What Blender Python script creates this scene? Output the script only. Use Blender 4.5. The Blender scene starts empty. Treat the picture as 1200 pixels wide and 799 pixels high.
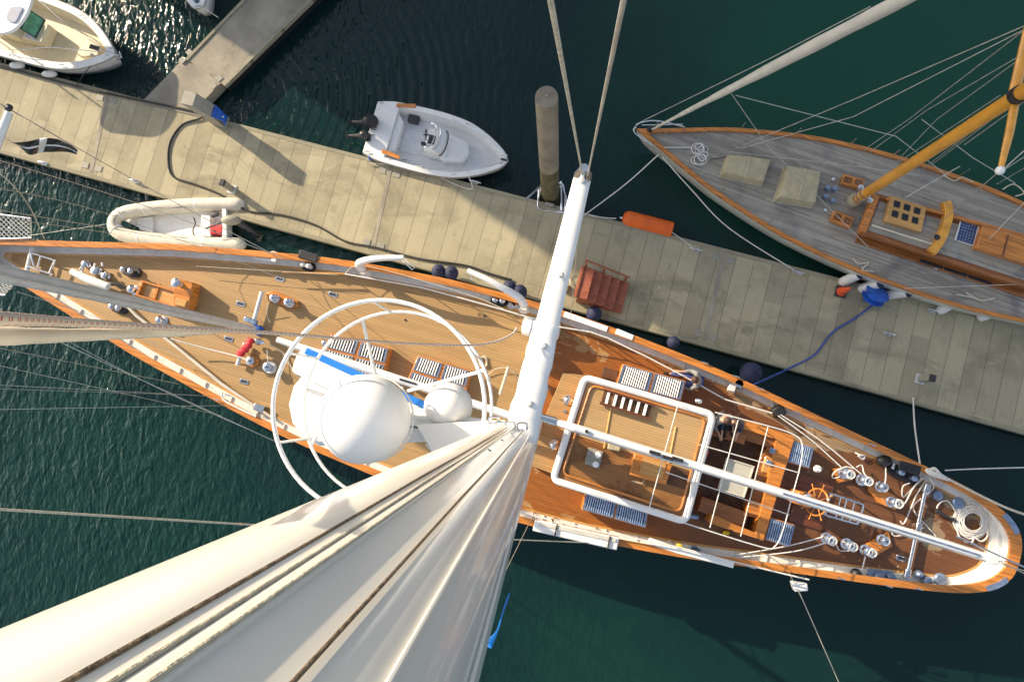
import bpy, math, random
from mathutils import Matrix, Vector
random.seed(7)
R = math.radians
S = bpy.context.scene
COL = S.collection

# ------------------------------------------------------------------ camera, sky, sun, exposure
F = 780.0; H = 22.0; NX, NY = 641.0, 474.0          # focal length in photo pixels, camera height, where straight down falls
_d = Vector((NX-600, -(NY-399.5), -F)).normalized()
CM = _d.rotation_difference(Vector((0, 0, -1))).to_matrix()
cam = bpy.data.cameras.new('camera'); cam.sensor_width = 36; cam.lens = F/1200*36
cam.clip_start = 0.05; cam.clip_end = 3000
co = bpy.data.objects.new('camera', cam); COL.objects.link(co)
co.matrix_world = Matrix.Translation((0, 0, H)) @ CM.to_4x4()
S.camera = co
SUN_EL = R(23); SDX, SDY = 0.822, -0.569             # direction in which shadows fall
w = bpy.data.worlds.new('World'); S.world = w; w.use_nodes = True
nt = w.node_tree; nt.nodes.clear()
sky = nt.nodes.new('ShaderNodeTexSky'); sky.sky_type = 'NISHITA'; sky.sun_disc = False
sky.sun_elevation = SUN_EL; sky.sun_rotation = math.atan2(-SDX, -SDY)
sky.air_density = 1.0; sky.dust_density = 2.0
bg = nt.nodes.new('ShaderNodeBackground'); bg.inputs[1].default_value = 0.15
ow = nt.nodes.new('ShaderNodeOutputWorld'); hsv = nt.nodes.new('ShaderNodeHueSaturation'); hsv.inputs['Saturation'].default_value = 0.62; nt.links.new(sky.outputs[0], hsv.inputs['Color']); nt.links.new(hsv.outputs[0], bg.inputs[0]); nt.links.new(bg.outputs[0], ow.inputs[0])
sl = bpy.data.lights.new('sun', 'SUN'); sl.energy = 5.0; sl.angle = R(0.5); sl.color = (1.0, 0.82, 0.58)
so = bpy.data.objects.new('sun', sl); COL.objects.link(so)
so.rotation_euler = Vector((SDX*math.cos(SUN_EL), SDY*math.cos(SUN_EL), -math.sin(SUN_EL))).to_track_quat('-Z', 'Y').to_euler()
S.view_settings.view_transform = 'Standard'; S.view_settings.look = 'None'
S.view_settings.exposure = 0.66; S.view_settings.gamma = 1

# ------------------------------------------------------------------ where a point of the photograph lies at a given height
def P(px, py, z=0.0):
    r = CM @ Vector((px-600, -(py-399.5), -F)); s = (z-H)/r.z
    return Vector((r.x*s, r.y*s, z))
def L3(pts): return [P(*p) for p in pts]

# ------------------------------------------------------------------ materials
def newmat(name):
    m = bpy.data.materials.new(name); m.use_nodes = True
    return m, m.node_tree, m.node_tree.nodes['Principled BSDF']
def nd(t, kind, **kw):
    n = t.nodes.new(kind)
    for k, v in kw.items(): setattr(n, k, v)
    return n
def mth(t, op, a, b=None, c=None, clamp=False):
    n = nd(t, 'ShaderNodeMath', operation=op, use_clamp=clamp)
    for i, x in enumerate((a, b, c)):
        if x is None: continue
        if isinstance(x, (int, float)): n.inputs[i].default_value = x
        else: t.links.new(x, n.inputs[i])
    return n.outputs[0]
def mix(t, f, a, b):
    n = nd(t, 'ShaderNodeMix', data_type='RGBA')
    if isinstance(f, (int, float)): n.inputs[0].default_value = f
    else: t.links.new(f, n.inputs[0])
    for i, x in ((6, a), (7, b)):
        if isinstance(x, (tuple, list)): n.inputs[i].default_value = (*x[:3], 1)
        else: t.links.new(x, n.inputs[i])
    return n.outputs[2]
def noise(t, vec, scale, detail=3, rough=0.55, dist=0.0):
    n = nd(t, 'ShaderNodeTexNoise'); n.inputs['Scale'].default_value = scale
    n.inputs['Detail'].default_value = detail; n.inputs['Roughness'].default_value = rough
    n.inputs['Distortion'].default_value = dist
    t.links.new(vec, n.inputs['Vector']); return n.outputs['Fac']
def sstep(t, x, a, b):
    n = nd(t, 'ShaderNodeMapRange', interpolation_type='SMOOTHSTEP'); t.links.new(x, n.inputs[0])
    n.inputs[1].default_value = a; n.inputs[2].default_value = b; return n.outputs[0]
def objc(t, sx=1, sy=1, sz=1, out='Object'):
    tc = nd(t, 'ShaderNodeTexCoord'); mp = nd(t, 'ShaderNodeMapping'); mp.inputs['Scale'].default_value = (sx, sy, sz)
    t.links.new(tc.outputs[out], mp.inputs[0]); return mp.outputs[0]
def bump(t, b, h, strength, dist=0.01):
    n = nd(t, 'ShaderNodeBump'); n.inputs['Strength'].default_value = strength; n.inputs['Distance'].default_value = dist
    t.links.new(h, n.inputs['Height']); t.links.new(n.outputs[0], b.inputs['Normal'])

def pm(name, col, rough=0.5, metal=0.0, var=0.15, scale=3.0, bp=0.0, bscale=30, coat=0.0, rv=0.1, dirt=None, stretch=(1, 1, 1)):
    m, t, b = newmat(name)
    v = objc(t, *stretch)
    f = noise(t, v, scale, 5)
    lo = tuple(c*(1-var) for c in col); hi = tuple(min(1, c*(1+var)) for c in col)
    c = mix(t, sstep(t, f, 0.3, 0.7), lo, hi)
    if dirt:
        f2 = noise(t, v, scale*2.3, 6, 0.7)
        c = mix(t, sstep(t, f2, 0.55, 0.72), c, dirt)
    t.links.new(c, b.inputs['Base Color'])
    t.links.new(mth(t, 'ADD', mth(t, 'MULTIPLY', f, rv*2), rough-rv), b.inputs['Roughness'])
    b.inputs['Metallic'].default_value = metal
    b.inputs['Coat Weight'].default_value = coat; b.inputs['Coat Roughness'].default_value = 0.08
    if bp: bump(t, b, noise(t, v, bscale, 3), bp, 0.01)
    return m

def plank(name, dry, wet, width, seam, seamw=0.1, wetx=None, grain=0.25, rough=0.6, axis='X', patch=0.5, seamcol=None, aft=False, stains=None):
    """boards running along local X (seams every `width` metres across)"""
    m, t, b = newmat(name)
    tc = nd(t, 'ShaderNodeTexCoord'); sp = nd(t, 'ShaderNodeSeparateXYZ'); t.links.new(tc.outputs['Object'], sp.inputs[0])
    X, Yc = (sp.outputs[0], sp.outputs[1]) if axis == 'X' else (sp.outputs[1], sp.outputs[0])
    q = mth(t, 'DIVIDE', Yc, width); fr = mth(t, 'FRACT', q); fl = mth(t, 'FLOOR', q)
    sm = mth(t, 'LESS_THAN', fr, seamw)
    # a random tone per board, boards about 4 m long with staggered butts
    wn = nd(t, 'ShaderNodeTexWhiteNoise', noise_dimensions='2D')
    cb = nd(t, 'ShaderNodeCombineXYZ'); t.links.new(fl, cb.inputs[0])
    stag = mth(t, 'ADD', mth(t, 'DIVIDE', X, 4.0), mth(t, 'MULTIPLY', fl, 0.37)); t.links.new(mth(t, 'FLOOR', stag), cb.inputs[1])
    t.links.new(cb.outputs[0], wn.inputs['Vector'])
    gv = objc(t, *((1.5, 40, 1) if axis == 'X' else (40, 1.5, 1)))
    g = noise(t, gv, 1.0, 4, 0.6)
    tone = mth(t, 'ADD', mth(t, 'MULTIPLY', wn.outputs[0], grain), mth(t, 'MULTIPLY', g, grain*1.6))
    tone = mth(t, 'ADD', tone, 1-grain*1.3)
    big = noise(t, objc(t), 0.7, 6, 0.65, 0.3)
    if wetx is not None:
        k = mth(t, 'ADD', X, mth(t, 'MULTIPLY', mth(t, 'SUBTRACT', big, 0.5), 5.0))
        wm = sstep(t, k, wetx-0.25, wetx+0.25)
        pn = noise(t, objc(t, 0.55, 1.0, 1), 1.1, 6, 0.62, 0.5)
        side = mth(t, 'MULTIPLY', mth(t, 'MULTIPLY', Yc, 0.05), sstep(t, X, 3.0, 7.0))
        wm2 = mth(t, 'SUBTRACT', 1.0, sstep(t, mth(t, 'ADD', pn, side), patch, patch+0.03))
        wm = mth(t, 'MULTIPLY', wm, mth(t, 'ADD', mth(t, 'MULTIPLY', wm2, 0.85), 0.15))
    else:
        wm = sstep(t, big, patch, patch+0.2)
    if aft:                                          # after deck browner, its colour darkened for the shade at the stern
        wet = mix(t, sstep(t, mth(t, 'ADD', X, mth(t, 'MULTIPLY', big, 3.0)), 6.5, 11.0), wet, (0.17, 0.072, 0.030))
        dry = mix(t, sstep(t, X, 3.5, 9.0), dry, (0.34, 0.25, 0.15))
    c = mix(t, wm, dry, wet)
    vm = nd(t, 'ShaderNodeVectorMath', operation='SCALE'); t.links.new(c, vm.inputs[0]); t.links.new(tone, vm.inputs['Scale'])
    base = vm.outputs[0]
    if stains:                                       # weather stains, droppings and rust of their own shapes
        s1 = noise(t, objc(t, 0.5, 1.2, 1), 0.55, 7, 0.7, 0.8); base = mix(t, mth(t, 'MULTIPLY', sstep(t, s1, 0.52, 0.68), 0.75), base, stains)
        s2 = noise(t, objc(t), 2.6, 5, 0.75, 1.0); base = mix(t, mth(t, 'MULTIPLY', sstep(t, s2, 0.60, 0.72), 0.55), base, tuple(q*0.6 for q in stains))
        s3 = noise(t, objc(t), 7.0, 2, 0.5); base = mix(t, mth(t, 'MULTIPLY', sstep(t, s3, 0.74, 0.78), 0.7), base, (0.62, 0.60, 0.52))
        s4 = noise(t, objc(t), 1.1, 6, 0.7, 1.5); base = mix(t, mth(t, 'MULTIPLY', sstep(t, s4, 0.62, 0.66), 0.3), base, (0.52, 0.46, 0.33))
    c = mix(t, mth(t, 'MULTIPLY', sm, seam), base, seamcol or (0.03, 0.022, 0.018))
    t.links.new(c, b.inputs['Base Color'])
    rg = mth(t, 'SUBTRACT', rough, mth(t, 'MULTIPLY', wm, rough*0.62 if wetx is not None else 0.05))
    t.links.new(rg, b.inputs['Roughness'])
    bump(t, b, mth(t, 'SUBTRACT', g, mth(t, 'MULTIPLY', sm, 1.5)), 0.25, 0.004)
    return m

def water_mat():
    m, t, b = newmat('harbour water')
    o = objc(t)
    big = noise(t, o, 0.045, 3, 0.5, 0.6)
    fine = noise(t, o, 0.35, 4, 0.6)
    f = sstep(t, mth(t, 'ADD', mth(t, 'MULTIPLY', big, 0.8), mth(t, 'MULTIPLY', fine, 0.2)), 0.38, 0.62)
    tc0 = nd(t, 'ShaderNodeTexCoord'); sp0 = nd(t, 'ShaderNodeSeparateXYZ'); t.links.new(tc0.outputs['Object'], sp0.inputs[0])
    tot = mth(t, 'MULTIPLY', f, 0.35)
    for (qx, qy), rad in (((1080, 40), 13.0), ((700, 800), 3.5), ((120, 620), 8.0)):      # pale sandy shallows showing through; the largest coloured brighter against the shade
        c_ = P(qx, qy); ax_ = mth(t, 'SUBTRACT', sp0.outputs[0], c_.x); ay_ = mth(t, 'SUBTRACT', sp0.outputs[1], c_.y)
        d_ = mth(t, 'SQRT', mth(t, 'ADD', mth(t, 'MULTIPLY', ax_, ax_), mth(t, 'MULTIPLY', ay_, ay_)))
        d_ = mth(t, 'ADD', d_, mth(t, 'MULTIPLY', mth(t, 'SUBTRACT', fine, 0.5), 7.0))
        tot = mth(t, 'ADD', tot, mth(t, 'MULTIPLY', mth(t, 'SUBTRACT', 1.0, sstep(t, d_, rad*0.3, rad)), 2.6 if rad > 12 else 0.5))
    tot = mth(t, 'MULTIPLY', mth(t, 'MINIMUM', tot, 2.6), 1/2.6)
    c = mix(t, tot, (0.0045, 0.0205, 0.0215), (0.010, 0.066, 0.040))
    t.links.new(c, b.inputs['Base Color'])
    b.inputs['Roughness'].default_value = 0.05; b.inputs['IOR'].default_value = 1.33
    # wind ripples, stretched across the wind; stronger in the open west water, quiet in the lee of the boats
    tc = nd(t, 'ShaderNodeTexCoord'); sp = nd(t, 'ShaderNodeSeparateXYZ'); t.links.new(tc.outputs['Object'], sp.inputs[0])
    mp = nd(t, 'ShaderNodeMapping'); mp.inputs['Rotation'].default_value = (0, 0, R(28)); mp.inputs['Scale'].default_value = (1.0, 0.5, 1)
    t.links.new(tc.outputs['Object'], mp.inputs[0])
    n1 = noise(t, mp.outputs[0], 4.2, 2, 0.5, 0.4)
    n2 = noise(t, mp.outputs[0], 10.5, 2, 0.5, 0.3)
    n3 = noise(t, o, 1.1, 2, 0.5)
    hgt = mth(t, 'ADD', mth(t, 'ADD', n1, mth(t, 'MULTIPLY', n2, 0.30)), mth(t, 'MULTIPLY', n3, 0.7))
    calm = mth(t, 'SUBTRACT', 1.0, sstep(t, mth(t, 'ADD', sp.outputs[0], mth(t, 'MULTIPLY', fine, 6)), -7.0, 7.0))
    calm = mth(t, 'ADD', mth(t, 'MULTIPLY', calm, 0.84), 0.16)
    # rings spreading from the corner between the two pontoons
    cx, cy = P(292, 118)[:2]
    dx = mth(t, 'SUBTRACT', sp.outputs[0], cx); dy = mth(t, 'SUBTRACT', sp.outputs[1], cy)
    rr = mth(t, 'SQRT', mth(t, 'ADD', mth(t, 'MULTIPLY', dx, dx), mth(t, 'MULTIPLY', dy, dy)))
    ring = mth(t, 'SINE', mth(t, 'ADD', mth(t, 'MULTIPLY', rr, 17.0), mth(t, 'MULTIPLY', n3, 5.0)))
    fade = mth(t, 'MULTIPLY', sstep(t, rr, 0.3, 1.0), mth(t, 'SUBTRACT', 1.0, sstep(t, rr, 5.0, 10.5)))
    fade = mth(t, 'MULTIPLY', fade, sstep(t, dx, -0.5, 0.5))
    calm = mth(t, 'MULTIPLY', calm, mth(t, 'SUBTRACT', 1.0, mth(t, 'MULTIPLY', fade, 0.72)))
    gust = sstep(t, noise(t, o, 0.16, 3, 0.6), 0.3, 0.7)
    calm = mth(t, 'MULTIPLY', calm, mth(t, 'ADD', 0.6, mth(t, 'MULTIPLY', gust, 0.5)))
    hh = mth(t, 'ADD', mth(t, 'MULTIPLY', hgt, calm), mth(t, 'MULTIPLY', mth(t, 'MULTIPLY', ring, fade), 0.085))
    bump(t, b, hh, 1.0, 0.10)
    return m

M = {}
M['water'] = water_mat()
M['teak'] = plank('yacht teak', (0.42, 0.262, 0.108), (0.32, 0.112, 0.02), 0.075, 0.5, 0.16, wetx=1.8, patch=0.60, grain=0.16, aft=True)
M['roofteak'] = plank('roof teak', (0.48, 0.31, 0.14), (0.42, 0.26, 0.11), 0.075, 0.45, 0.15, grain=0.15)
M['roofteak_oiled'] = plank('oiled roof teak', (0.32, 0.15, 0.045), (0.20, 0.08, 0.022), 0.075, 0.6, 0.13, grain=0.2, rough=0.3, patch=0.45)
M['greyteak'] = plank('weathered teak', (0.36, 0.33, 0.275), (0.22, 0.205, 0.195), 0.06, 0.5, 0.14, grain=0.4, rough=0.8, seamcol=(0.07, 0.065, 0.06), stains=(0.19, 0.17, 0.15))
M['concrete'] = plank('pontoon boards', (0.385, 0.342, 0.228), (0.29, 0.258, 0.172), 0.585, 0.7, 0.03, grain=0.26, stains=(0.22, 0.195, 0.13), rough=0.85, axis='Y', patch=0.47, seamcol=(0.06, 0.05, 0.04))
M['finger'] = pm('finger concrete', (0.30, 0.27, 0.215), 0.85, var=0.25, scale=0.9, bp=0.2, dirt=(0.2, 0.18, 0.13))
M['fender_board'] = plank('edge timber', (0.33, 0.30, 0.21), (0.22, 0.20, 0.14), 0.07, 0.5, 0.1, grain=0.3, rough=0.85)
M['varnish'] = pm('varnished mahogany', (0.55, 0.20, 0.035), 0.28, var=0.28, scale=2.5, coat=0.5, rv=0.06, stretch=(0.4, 6, 1))
M['varnish_dark'] = pm('dark varnish', (0.14, 0.045, 0.018), 0.35, var=0.3, scale=3, coat=0.4, stretch=(0.4, 6, 1))
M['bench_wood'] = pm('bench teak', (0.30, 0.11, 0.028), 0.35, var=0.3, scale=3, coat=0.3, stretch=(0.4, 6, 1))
M['varnish_pale'] = pm('pale varnish', (0.56, 0.30, 0.09), 0.32, var=0.18, scale=2, coat=0.4, stretch=(0.4, 6, 1))
M['spruce'] = pm('spruce spar', (0.74, 0.34, 0.04), 0.3, var=0.2, scale=3, coat=0.6, rv=0.05, stretch=(1, 1, 0.3))
M['white'] = pm('white gelcoat', (0.83, 0.825, 0.80), 0.28, var=0.04, scale=1.2, coat=0.3, rv=0.05)
M['mast'] = pm('mast enamel', (0.86, 0.84, 0.79), 0.33, var=0.04, scale=0.9, coat=0.45, rv=0.05)
M['whitepaint'] = pm('aged white paint', (0.74, 0.73, 0.69), 0.45, var=0.07, scale=3, dirt=(0.55, 0.53, 0.47), bp=0.08, bscale=40)
M['dome'] = pm('radome shell', (0.87, 0.865, 0.85), 0.5, var=0.02, scale=2, dirt=(0.80, 0.79, 0.75))
M['alu'] = pm('grey foil', (0.60, 0.62, 0.63), 0.45, metal=0.1, var=0.1, scale=2)
M['silver'] = pm('polished steel', (0.72, 0.73, 0.75), 0.2, metal=1.0, var=0.1, scale=8)
M['wire'] = pm('rigging wire', (0.55, 0.55, 0.50), 0.4, metal=0.5, var=0.15, scale=8)
M['darksteel'] = pm('dark fitting', (0.06, 0.06, 0.065), 0.4, metal=0.5, var=0.3, scale=8)
M['black'] = pm('black rubber', (0.018, 0.018, 0.022), 0.5, var=0.3, scale=6)
M['navy'] = pm('navy fender cloth', (0.02, 0.025, 0.07), 0.75, var=0.3, scale=6, bp=0.3)
M['blue'] = pm('blue plastic', (0.02, 0.11, 0.50), 0.4, var=0.2, scale=6)
M['stripe'] = pm('blue stripe', (0.02, 0.20, 0.68), 0.35, var=0.05, scale=3)
M['slate'] = pm('blue steel', (0.25, 0.33, 0.48), 0.35, metal=0.5, var=0.2, scale=8)
M['bluegrey'] = pm('grey blue cushion', (0.42, 0.44, 0.52), 0.8, var=0.08, scale=4)
M['rope'] = pm('cream rope', (0.60, 0.54, 0.42), 0.85, var=0.2, scale=30, bp=0.5, bscale=90)
M['ropew'] = pm('white rope', (0.72, 0.70, 0.66), 0.8, var=0.15, scale=40, bp=0.5, bscale=120)
M['ropeb'] = pm('brown rope', (0.19, 0.14, 0.095), 0.9, var=0.45, scale=45, bp=0.6, bscale=150)
M['hose'] = pm('black hose', (0.03, 0.028, 0.028), 0.55, var=0.3, scale=10)
M['bluerope'] = pm('blue hose', (0.03, 0.07, 0.32), 0.55, var=0.2, scale=10)
M['orange'] = pm('orange buoy', (0.83, 0.14, 0.012), 0.45, var=0.12, scale=2.5, dirt=(0.55, 0.12, 0.03))
M['cone'] = pm('cone orange', (0.78, 0.10, 0.03), 0.5, var=0.15, scale=6)
M['yellow'] = pm('yellow plastic', (0.78, 0.58, 0.03), 0.5, var=0.1, scale=5)
M['red'] = pm('red cloth', (0.55, 0.02, 0.03), 0.6, var=0.2, scale=6, bp=0.2)
M['rust'] = pm('red oxide wood', (0.34, 0.10, 0.05), 0.6, var=0.35, scale=4, stretch=(1, 5, 1), dirt=(0.2, 0.07, 0.045))
M['canvas'] = pm('tan canvas', (0.46, 0.40, 0.255), 0.9, var=0.12, scale=4, bp=0.5, bscale=9)
M['cream'] = pm('cream hypalon', (0.60, 0.57, 0.49), 0.6, var=0.08, scale=3, bp=0.1, bscale=30)
M['gel_cream'] = pm('cream deck', (0.64, 0.58, 0.43), 0.5, var=0.06, scale=3)
M['deckgrey'] = pm('pale grey sole', (0.72, 0.73, 0.74), 0.55, var=0.06, scale=3)
M['hullwhite'] = pm('old white hull', (0.62, 0.62, 0.55), 0.35, var=0.08, scale=1.5, coat=0.2, dirt=(0.5, 0.48, 0.38))
M['hullblack'] = pm('antifoul', (0.03, 0.035, 0.06), 0.7, var=0.3, scale=2)
M['pile'] = pm('pile concrete', (0.25, 0.215, 0.16), 0.8, var=0.25, scale=1.5, bp=0.4, bscale=14, dirt=(0.21, 0.17, 0.10))
M['pilewet'] = pm('weedy pile', (0.13, 0.115, 0.055), 0.7, var=0.4, scale=4, bp=0.6, bscale=12)
M['pedgrey'] = pm('pedestal grey', (0.30, 0.285, 0.24), 0.6, var=0.1, scale=4)
M['screenglass'] = pm('dark glass', (0.02, 0.022, 0.025), 0.08, var=0.2, scale=3)
M['greenglass'] = pm('green glass', (0.10, 0.30, 0.18), 0.08, var=0.3, scale=5)
M['solar'] = plank('solar cells', (0.012, 0.03, 0.12), (0.01, 0.025, 0.10), 0.14, 0.8, 0.08, grain=0.1, rough=0.25, seamcol=(0.16, 0.2, 0.35))
M['skin'] = pm('skin', (0.52, 0.30, 0.21), 0.5, var=0.05, scale=8)
M['hair'] = pm('brown hair', (0.06, 0.03, 0.018), 0.6, var=0.4, scale=30, bp=0.5, bscale=80)
M['jersey'] = pm('grey jersey', (0.20, 0.215, 0.22), 0.9, var=0.12, scale=8, bp=0.3)
M['navyc'] = pm('navy jersey', (0.03, 0.045, 0.09), 0.9, var=0.2, scale=8, bp=0.3)
M['jeans'] = pm('blue trousers', (0.06, 0.09, 0.28), 0.9, var=0.2, scale=8, bp=0.3)
M['darkcloth'] = pm('dark trousers', (0.04, 0.03, 0.03), 0.9, var=0.2, scale=8)
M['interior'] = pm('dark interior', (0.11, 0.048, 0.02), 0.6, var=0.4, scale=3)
M['table'] = pm('cream table', (0.52, 0.50, 0.42), 0.35, var=0.06, scale=4)
M['wall'] = pm('shade building brick', (0.34, 0.27, 0.21), 0.8, var=0.15, scale=0.5)
M['roof'] = pm('slate roof', (0.10, 0.10, 0.11), 0.7, var=0.2, scale=0.7)
M['mudrope'] = M['rope']

def rope_fleck():
    m, t, b = newmat('flecked rope')
    v = nd(t, 'ShaderNodeTexCoord'); sp = nd(t, 'ShaderNodeSeparateXYZ'); t.links.new(v.outputs['UV'], sp.inputs[0])
    a = mth(t, 'FRACT', mth(t, 'MULTIPLY', sp.outputs[0], 19.0))
    bb = mth(t, 'FRACT', mth(t, 'ADD', mth(t, 'MULTIPLY', sp.outputs[0], 57.0), mth(t, 'MULTIPLY', sp.outputs[1], 1.0)))
    cc = mth(t, 'FRACT', mth(t, 'MULTIPLY', sp.outputs[1], 6.0))
    f = mth(t, 'MULTIPLY', mth(t, 'MULTIPLY', mth(t, 'LESS_THAN', a, 0.5), mth(t, 'LESS_THAN', bb, 0.5)), mth(t, 'LESS_THAN', cc, 0.6))
    c = mix(t, f, (0.60, 0.55, 0.46), (0.42, 0.07, 0.06)); t.links.new(c, b.inputs['Base Color'])
    b.inputs['Roughness'].default_value = 0.85
    bump(t, b, bb, 0.35, 0.002)
    return m
M['fleck'] = rope_fleck()

# ------------------------------------------------------------------ mesh building
WM = {}                                              # world matrices of what has been built
ROT = {}
class MB:
    def __init__(s, T=None): s.v = []; s.f = []; s.T = T or Matrix.Identity(4); s.uv = {}
    def add(s, pts): i = len(s.v); s.v += [s.T @ Vector(p) for p in pts]; return i
    def face(s, idx, uv=None):
        if uv: s.uv[len(s.f)] = uv
        s.f.append(list(idx))
    def box(s, c, d, rz=0.0, top=1.0):
        m = Matrix.Translation(c) @ Matrix.Rotation(rz, 4, 'Z'); x, y, z = d[0]/2, d[1]/2, d[2]/2
        i = s.add([m @ Vector(p) for p in ((-x,-y,-z),(x,-y,-z),(x,y,-z),(-x,y,-z),(-x*top,-y*top,z),(x*top,-y*top,z),(x*top,y*top,z),(-x*top,y*top,z))])
        for q in ((3,2,1,0),(4,5,6,7),(0,1,5,4),(1,2,6,5),(2,3,7,6),(3,0,4,7)): s.face([i+k for k in q])
        return s
    def tube(s, pts, r, n=8, closed=False, flat=1.0, up=None, caps=True):
        pts = [Vector(p) for p in pts]; N = len(pts)
        rs = r if isinstance(r, (list, tuple)) else [r]*N
        prev = None; rings = []; length = 0.0; ls = []
        for k, p in enumerate(pts):
            if closed: tg = pts[(k+1) % N]-pts[k-1]
            else: tg = pts[min(k+1, N-1)]-pts[max(k-1, 0)]
            tg.normalize()
            if k: length += (p-pts[k-1]).length
            ls.append(length)
            if up is not None: a = Vector(up)
            elif prev is None: a = Vector((0, 0, 1)) if abs(tg.z) < 0.9 else Vector((1, 0, 0))
            else: a = prev
            a = (a - tg*a.dot(tg)).normalized(); prev = a; bq = tg.cross(a)
            rings.append(s.add([p + (a*math.cos(2*math.pi*j/n)*flat + bq*math.sin(2*math.pi*j/n))*rs[k] for j in range(n)]))
        for k in range(N if closed else N-1):
            a0, b0 = rings[k], rings[(k+1) % N]
            for j in range(n):
                j2 = (j+1) % n
                s.face((a0+j, a0+j2, b0+j2, b0+j), [(ls[k], j/n), (ls[k], (j+1)/n), (ls[(k+1) % N], (j+1)/n), (ls[(k+1) % N], j/n)])
        if not closed and caps:
            s.face([rings[0]+j for j in reversed(range(n))]); s.face([rings[-1]+j for j in range(n)])
        return s
    def cyl(s, a, b, r, r2=None, n=16): return s.tube([a, b], [r, r if r2 is None else r2], n)
    def lathe(s, c, prof, n=20, axis=None):
        c = Vector(c); m = Matrix.Translation(c)
        if axis is not None: m = m @ Vector(axis).to_track_quat('Z', 'Y').to_matrix().to_4x4()
        rings = [s.add([m @ Vector((r*math.cos(2*math.pi*j/n), r*math.sin(2*math.pi*j/n), z)) for j in range(n)]) for r, z in prof]
        for k in range(len(prof)-1):
            for j in range(n):
                j2 = (j+1) % n; s.face((rings[k]+j, rings[k]+j2, rings[k+1]+j2, rings[k+1]+j))
        s.face([rings[0]+j for j in reversed(range(n))]); s.face([rings[-1]+j for j in range(n)])
        return s
    def ell(s, c, rad, n=20, m=12, axis=None):
        if isinstance(rad, (int, float)): rad = (rad,)*3
        c = Vector(c); mm = Matrix.Translation(c)
        if axis is not None: mm = mm @ Vector(axis).to_track_quat('Z', 'Y').to_matrix().to_4x4()
        rows = []
        for i in range(1, m):
            a = math.pi*i/m
            rows.append(s.add([mm @ Vector((rad[0]*math.sin(a)*math.cos(2*math.pi*j/n), rad[1]*math.sin(a)*math.sin(2*math.pi*j/n), -rad[2]*math.cos(a))) for j in range(n)]))
        b = s.add([mm @ Vector((0, 0, -rad[2]))]); t = s.add([mm @ Vector((0, 0, rad[2]))])
        for k in range(len(rows)-1):
            for j in range(n): s.face((rows[k]+j, rows[k]+(j+1) % n, rows[k+1]+(j+1) % n, rows[k+1]+j))
        for j in range(n): s.face((b, rows[0]+(j+1) % n, rows[0]+j)); s.face((t, rows[-1]+j, rows[-1]+(j+1) % n))
        return s
    def prism(s, poly, z0, z1):
        poly = [(p[0], p[1]) for p in poly]
        ar = sum(poly[i-1][0]*poly[i][1]-poly[i][0]*poly[i-1][1] for i in range(len(poly)))
        if ar < 0: poly.reverse()
        n = len(poly); a = s.add([(x, y, z0) for x, y in poly]); b = s.add([(x, y, z1) for x, y in poly])
        for j in range(n): s.face((a+j, a+(j+1) % n, b+(j+1) % n, b+j))
        s.face([a+j for j in reversed(range(n))]); s.face([b+j for j in range(n)]); return s
    def ring(s, outer, inner, z0, z1):
        n = len(outer)
        A = [s.add([(p[0], p[1], z) for p in q]) for q, z in ((outer, z0), (outer, z1), (inner, z1), (inner, z0))]
        for k in range(4):
            a, b = A[k], A[(k+1) % 4]
            for j in range(n): s.face((a+j, a+(j+1) % n, b+(j+1) % n, b+j))
        return s
    def loft(s, rings, capa=True, capb=True, closed=True):
        n = len(rings[0]); ids = [s.add(r) for r in rings]
        for a, b in zip(ids, ids[1:]):
            for j in range(n if closed else n-1): s.face((a+j, a+(j+1) % n, b+(j+1) % n, b+j))
        if capa: s.face([ids[0]+j for j in reversed(range(n))])
        if capb: s.face([ids[-1]+j for j in range(n)])
        return s
    def build(s, name, mat, parent=None, bevel=0.0, smooth=True, ang=38, origin=None, rz=None):
        if origin is None:
            xs = [p.x for p in s.v]; ys = [p.y for p in s.v]; zs = [p.z for p in s.v]
            origin = Vector(((min(xs)+max(xs))/2, (min(ys)+max(ys))/2, min(zs)))
        rot = ROT.get(parent.name, 0.0) if parent else (rz or 0.0)
        W = Matrix.Translation(origin) @ Matrix.Rotation(rot, 4, 'Z'); iv = W.inverted()
        me = bpy.data.meshes.new(name); me.from_pydata([iv @ p for p in s.v], [], s.f); me.update()
        if s.uv:
            ul = me.uv_layers.new(name='UVMap')
            for fi, uv in s.uv.items():
                for li, c in zip(me.polygons[fi].loop_indices, uv): ul.data[li].uv = c
        import bmesh
        bm = bmesh.new(); bm.from_mesh(me); bmesh.ops.recalc_face_normals(bm, faces=bm.faces); bm.to_mesh(me); bm.free()
        me.materials.append(M[mat] if isinstance(mat, str) else mat)
        if smooth: me.shade_smooth(); me.set_sharp_from_angle(angle=R(ang))
        o = bpy.data.objects.new(name, me); COL.objects.link(o); ROT[o.name] = rot; WM[o.name] = W
        if parent:
            o.parent = parent; o.matrix_local = WM[parent.name].inverted() @ W
        else: o.matrix_world = W
        if bevel:
            md = o.modifiers.new('bevel', 'BEVEL'); md.width = bevel; md.segments = 2; md.limit_method = 'ANGLE'
        return o
def tag(o, label, cat, group=None):
    o['label'] = label; o['category'] = cat
    if group: o['group'] = group
    return o
def lab(o, label): o['label'] = label; return o
def struct(o, kind='structure'): o['kind'] = kind; return o
def thing(name, loc, rz, label, cat, group=None):
    o = bpy.data.objects.new(name, None); o.empty_display_size = 0.3; COL.objects.link(o)
    W = Matrix.Translation(loc) @ Matrix.Rotation(rz, 4, 'Z'); o.location = loc; o.rotation_euler = (0, 0, rz)
    ROT[o.name] = rz; WM[o.name] = W
    return tag(o, label, cat, group)
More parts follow.
